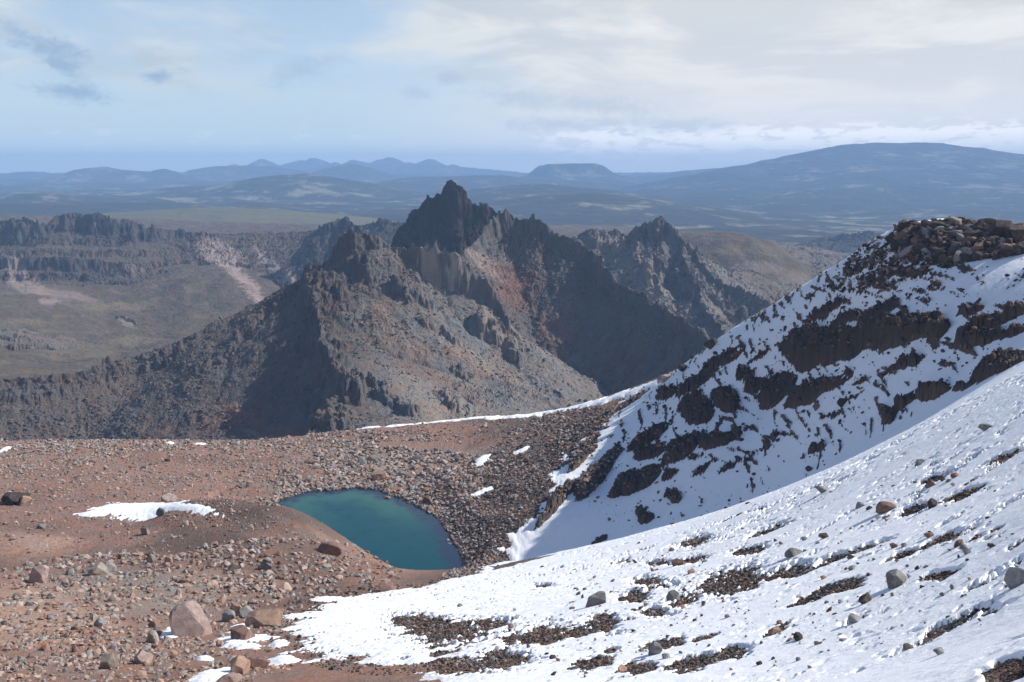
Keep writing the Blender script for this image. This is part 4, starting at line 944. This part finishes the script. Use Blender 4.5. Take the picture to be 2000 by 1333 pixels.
def place(px, py, w, h, kind, label, group=None, k=None, cat='boulder', name='boulder', sub=3, hit=None, yaw=None):
    x, y, z, ok = hit if hit is not None else [q[0] for q in cast(px, py + h * .32)]
    a, b, m_ = ground_top(x, y); z = float(max(a[0], b[0] if m_[0] > -.4 else a[0]))
    dist = math.hypot(x, y); sc = .5 * w * math.sqrt(dist ** 2 + (CAMZ - z) ** 2) / FPX * 1.08
    k = random.randrange(14) if k is None else k; me = rock_mesh(kind, k, sub)
    o = bpy.data.objects.new(name, me); col.objects.link(o)
    dim = max(q.co.z for q in me.vertices) - min(q.co.z for q in me.vertices)
    hz = max(.5, min(1.9, (h / w) * 2.25 / dim))
    o.scale = (sc, sc * random.uniform(.85, 1.1), sc * hz); o.rotation_euler = (random.uniform(-.12, .12), random.uniform(-.12, .12), random.uniform(-.5, .5) if yaw is None else yaw)
    o.location = (x, y + 0, z + sc * hz * dim * .20); o['label'] = label; o['category'] = cat
    if group: o['group'] = group
    return o
for j, (px, py, w, h, kind, lab) in enumerate(BIG):
    place(px, py, w, h, kind, lab, k=(j * 5 + 3) % 14, sub=4 if w > 26 else 3, group='x' if False else None)
# named sets of look-alike stones
def sample_zone(zone, n):
    """zone: list of photo ellipses; returns random pixels inside them"""
    out = []
    area = np.array([z[2] * z[3] for z in zone], float); area /= area.sum()
    for _ in range(n):
        z = zone[RNG.choice(len(zone), p=area)]; a = RNG.random() * 2 * math.pi; r = math.sqrt(RNG.random()); t = math.radians(z[4] if len(z) > 4 else 0)
        u, v = z[2] * r * math.cos(a), z[3] * r * math.sin(a); out.append((z[0] + u * math.cos(t) + v * math.sin(t), z[1] - u * math.sin(t) + v * math.cos(t)))
    return np.array(out)
SETS = [
 ('boulder field behind the lake', [(800,915,150,28),(720,900,80,18),(850,945,60,25),(900,970,30,25)], 75, (9, 20), ['tan','grey','tan','red','orange'], 'angular block in the pale boulder field behind the lake'),
 ('stones along the lake shore', [(620,950,60,5),(830,1000,30,20,-40),(880,1040,14,40)], 22, (7, 12), ['tan','tan','red'], 'pale angular stone along the edge of the lake'),
 ('stones on the red plateau', [(300,910,300,30),(1000,830,150,20,5)], 34, (6, 13), ['tan','tan','grey','red'], 'stone lying on the red plateau beyond the hump'),
 ('stones of the left slope rubble', [(250,1180,230,60),(230,1290,220,36),(560,1120,160,50)], 62, (9, 22), ['pink','tan','orange','grey','red'], 'stone in the rubble of the reddish slope left of the snow'),
 ('stones poking through the snow', [(1500,1130,420,60,8),(1400,1270,400,50,5),(1800,990,180,50,15),(1000,1190,160,24,5)], 62, (8, 20), ['grey','dark','red','grey'], 'stone poking out of the white foreground snow slope'),
]
gather = []
import re
anchors = {}
for b_ in BIG:
    sn = re.split(r' (?:standing|at the|with|between|behind|under|in the|right of|left of|rising|cut by|on the|on snow|beside|touching|near|stuck|lying|alone|among|high|just|above|below|over|perched|crowning|squeezed|in snow|in gravel|on top|in front) ?', b_[5])[0]
    anchors.setdefault(sn, []).append(b_)
anchors = [(k_, v_[0]) for k_, v_ in anchors.items() if len(v_) == 1 and len(k_.split()) >= 3]
CW = dict(pink='pinkish', tan='tan', orange='orange', grey='grey', dark='dark', red='reddish')
for grp, zone, n, (w0, w1), kinds, lab in SETS:
    pp = sample_zone(zone, n); keep = (pp[:, 0] > -20) & (pp[:, 0] < 2020) & (pp[:, 1] < 1330); pp = pp[keep]
    x, y, z, ok = cast(pp[:, 0], pp[:, 1])
    for j in range(len(pp)):
        w = w0 + (w1 - w0) * RNG.random() ** 2.2
        kd = kinds[RNG.integers(len(kinds))]
        ob = place(pp[j, 0], pp[j, 1], w, w * RNG.uniform(.5, .8), kd, lab, group=grp, name='stone', cat='stone', sub=2, hit=(x[j], y[j], z[j], ok[j]), yaw=RNG.uniform(0, 6.28))
        gather.append((ob, pp[j, 0], pp[j, 1], ('small ' if w < w0 + (w1 - w0) * .12 else 'large ' if w > w0 + (w1 - w0) * .5 else '') + CW[kd]))
ORD = ['nearest', 'second nearest', 'third nearest', 'fourth nearest', 'fifth nearest', 'sixth nearest', 'seventh nearest', 'eighth nearest', 'ninth nearest', 'tenth nearest', 'eleventh nearest', 'twelfth nearest'] + [w_ + ' nearest' for w_ in 'thirteenth fourteenth fifteenth sixteenth seventeenth eighteenth nineteenth twentieth twenty-first twenty-second twenty-third twenty-fourth twenty-fifth twenty-sixth twenty-seventh twenty-eighth twenty-ninth thirtieth'.split()]
fam = {}
for ob, px, py, cw_ in gather:
    k_, b_ = min(anchors, key=lambda q: math.hypot(q[1][0] - px, (q[1][1] - py) * 1.6)); dx, dy = px - b_[0], py - b_[1]
    side = ('right of' if dx > 0 else 'left of') if abs(dx) > abs(dy) * 1.2 else ('in front of' if dy > 0 else 'behind')
    fam.setdefault((cw_, side, k_), []).append((math.hypot(dx, dy), ob))
for (cw_, side, k_), L in fam.items():
    for i_, (_, ob) in enumerate(sorted(L, key=lambda q: q[0])):
        ob['label'] = f"{ORD[min(i_, 29)]} {cw_} stone {side} the {k_}"
print('boulders', round(time.time() - T0, 1))

# uncountable rubble
def rubble(name, X, Y, Zt, S, sub, colr, mat, seeds=10):
    tem = [stone(sub, 500 + q, planes=11, rough=.03, flat=.62) for q in range(seeds)]; nv = len(tem[0][0]); nf = len(tem[0][1]); n = len(X)
    TV = np.array([t[0] for t in tem], F32); TF = tem[0][1].astype(np.int32); ch = RNG.integers(seeds, size=n); a = RNG.random(n) * 2 * math.pi; ti = RNG.normal(size=(n, 2)) * .3
    v = TV[ch] * (S[:, None, None] * RNG.uniform(.75, 1.25, (n, 1, 3))); ca, sa = np.cos(a)[:, None], np.sin(a)[:, None]
    x = v[..., 0] * ca - v[..., 1] * sa; y = v[..., 0] * sa + v[..., 1] * ca; z = v[..., 2] + x * ti[:, :1] + y * ti[:, 1:]
    V = np.stack([x + X[:, None], y + Y[:, None], z + (Zt + S * .22)[:, None]], -1).reshape(-1, 3)
    Fq = (TF[None] + (np.arange(n) * nv)[:, None, None]).reshape(-1, 3); C = np.repeat(colr, nv, 0)
    return raw_mesh(name, V, Fq, C, mat, False, 'stuff')
M_RUB = mat_ground('rubble_stone', .8, .4, .2)
def colors_for(n, kinds):
    tab = dict(pink=(.37, .28, .24), tan=(.35, .29, .245), grey=(.25, .235, .22), dark=(.080, .066, .058), red=(.24, .15, .115), orange=(.35, .235, .175))
    k = np.array([tab[q] for q in kinds], F32)[RNG.integers(len(kinds), size=n)]; return k * RNG.uniform(.65, 1.3, (n, 1)).astype(F32)
def scatter(name, zone, n, w0, w1, kinds, sub=1, power=3.0, test=None, snow_ok=False):
    pp = sample_zone(zone, n); pp = pp[(pp[:, 1] < 1400) & (pp[:, 0] > -420) & (pp[:, 0] < 2420)]
    px = pp[:, 0]; X, Y, Z, ok = cast(px, pp[:, 1])
    g = near_rock(X, Y); m_ = snow_mask(X, Y); sz = snow_z(X, Y, m_); lake = poly_sd(LAKE, X, Y) < -.3
    covered = (sz > g + .02) & (m_ > -.4)
    if name == 'rubble' and kinds[0] in ('pink', 'tan'): lake = lake & (RNG.random(len(X)) < .12 + .88 * sstep(-.3, .2, fbm(X, Y, 10, 3, .6, 330)))
    keep = ok & lake & (~covered if not snow_ok else np.ones(len(X), bool))
    if test == 'gravel': keep &= m_ < .3
    X, Y, g, sz, cov = X[keep], Y[keep], g[keep], sz[keep], covered[keep]
    w = w0 + (w1 - w0) * RNG.random(len(X)) ** power; d = np.hypot(X, Y); S = (.5 * w * d / FPX).astype(F32)
    zt = np.where(cov, sz, g)
    return rubble(name, X, Y, zt, S, sub, colors_for(len(X), kinds), M_RUB)
scatter('rubble', [(250,1190,330,110),(250,1290,330,60),(560,1110,230,60)], 34000, 1.2, 17, ['pink','tan','orange','red','grey','tan'], 1, 7)
scatter('rubble', [(300,1040,330,60),(60,1000,120,40),(500,1010,160,30)], 5000, 1.3, 9, ['tan','red','pink','grey'], 1, 5)
scatter('rubble', [(330,905,420,46),(60,890,160,40),(1000,830,260,30,5)], 16000, 1.4, 7, ['tan','tan','pink','red','grey'], 1, 3)
scatter('rubble', [(800,915,170,36),(640,945,100,14),(870,960,70,50),(720,900,120,30)], 12000, 2.2, 13, ['tan','grey','tan','pink','red'], 1, 2.4)
scatter('rubble', [(960,1000,120,100,45),(920,1060,50,70),(1080,870,140,60,20),(1150,900,100,80,30)], 16000, 1.8, 9, ['dark','grey','red','dark','tan'], 1, 2.8)
scatter('gravel', [(g[0], g[1], g[2] * 1.15, g[3] * 1.3, g[4]) for g in GRAV], 34000, 1.8, 10, ['dark','dark','grey','dark','red','dark'], 1, 2.4, 'gravel')
scatter('gravel', [(1500,1150,560,170,8),(1850,1000,220,120,15),(760,1230,240,90)], 34000, 1.8, 11, ['dark','grey','dark','red','dark'], 1, 2.6, 'gravel')
scatter('rubble', [(320,868,420,12),(700,853,160,12)], 6000, 2, 10, ['tan','tan','red','grey'], 1, 3)
scatter('rubble', [(-190,1200,190,140),(-190,930,190,60)], 6000, 1.4, 12, ['pink','tan','red','grey'], 1, 4)
scatter('gravel', [(2200,1150,190,220)], 3000, 2, 11, ['dark','grey','dark','red'], 1, 2.6, 'gravel')
_sx, _sy = pix(np.array([q[0] for q in LAKE]), np.array([q[1] for q in LAKE]), 0.0)
scatter('rubble', [(_sx[k], _sy[k] - 3, 32, 9) for k in range(14)], 5000, 2, 11, ['tan','grey','red','tan'], 1, 2.2)
scatter('rubble', [(930,1128,60,14),(880,1138,40,8)], 900, 2, 9, ['dark','red','tan'], 1, 2)
scatter('rubble', [(330,875,420,18),(300,960,330,30),(560,905,160,40)], 9000, 1.4, 7, ['tan','tan','pink','red','grey'], 1, 3)
scatter('rubble', [(1500,760,420,190,33),(1250,880,160,110,33),(1850,640,200,120,10)], 800, 2, 10, ['dark','dark','red'], 1, 2.5, None, True)
scatter('gravel', [(1600,1130,500,180,8),(1250,1250,400,70,5)], 600, 3, 14, ['dark','grey','red'], 1, 2.6, None, True)
scatter('rubble', [(1500,760,420,170,33),(1200,900,160,90,33),(1900,640,160,120)], 9000, 3, 11, ['dark','dark','red'], 1, 2.5)
scatter('rubble', [(1800,456,70,9,-12),(1920,446,110,9,0)], 700, 3, 22, ['dark','dark','dark','grey','red'], 2, 2.0, None, True)
scatter('rubble', [(1760,520,150,34,18),(1700,500,60,20,30)], 1100, 2.5, 15, ['dark','dark','grey','dark','red'], 2, 2.6, None, True)
scatter('rubble', [(1890,478,150,34,0)], 1500, 3, 30, ['dark','dark','grey','dark','red'], 2, 2.0, None, True)
print('rubble', round(time.time() - T0, 1))

mp, mc = MIDSTONES; n_ = len(mp); S_ = (.5 * (1.3 + 6.5 * RNG.random(n_) ** 4) * np.hypot(mp[:, 0], mp[:, 1]) / FPX).astype(F32)
rubble('rubble', mp[:, 0], mp[:, 1], mp[:, 2], S_, 1, mc * RNG.uniform(.75, 1.5, (n_, 1)).astype(F32), M_RUB)
# ------------------------------------------------------------------ air
def build_haze():
    x0, x1, y0, y1, z0, z1 = -24000, 24000, -3000, 23000, -622, 475
    V = np.array([(x0,y0,z0),(x1,y0,z0),(x1,y1,z0),(x0,y1,z0),(x0,y0,z1),(x1,y0,z1),(x1,y1,z1),(x0,y1,z1)], F32)
    Fq = np.array([[3,2,1,0],[4,5,6,7],[0,1,5,4],[1,2,6,5],[2,3,7,6],[3,0,4,7]])
    m = bpy.data.materials.new('haze'); m.use_nodes = True; n = NT(m.node_tree); out = n.new('ShaderNodeOutputMaterial')
    vol = n.new('ShaderNodeVolumePrincipled'); vol.inputs['Color'].default_value = c4(HAZE_COL); vol.inputs['Density'].default_value = HAZE_DENS; vol.inputs['Anisotropy'].default_value = 0.0
    n.l.new(vol.outputs[0], out.inputs['Volume'])
    raw_mesh('haze', V, Fq, None, m, False, 'stuff')
HAZE_COL, HAZE_DENS = (.39, .63, 1.0), 8.6e-5
build_haze()
print('done', round(time.time() - T0, 1))
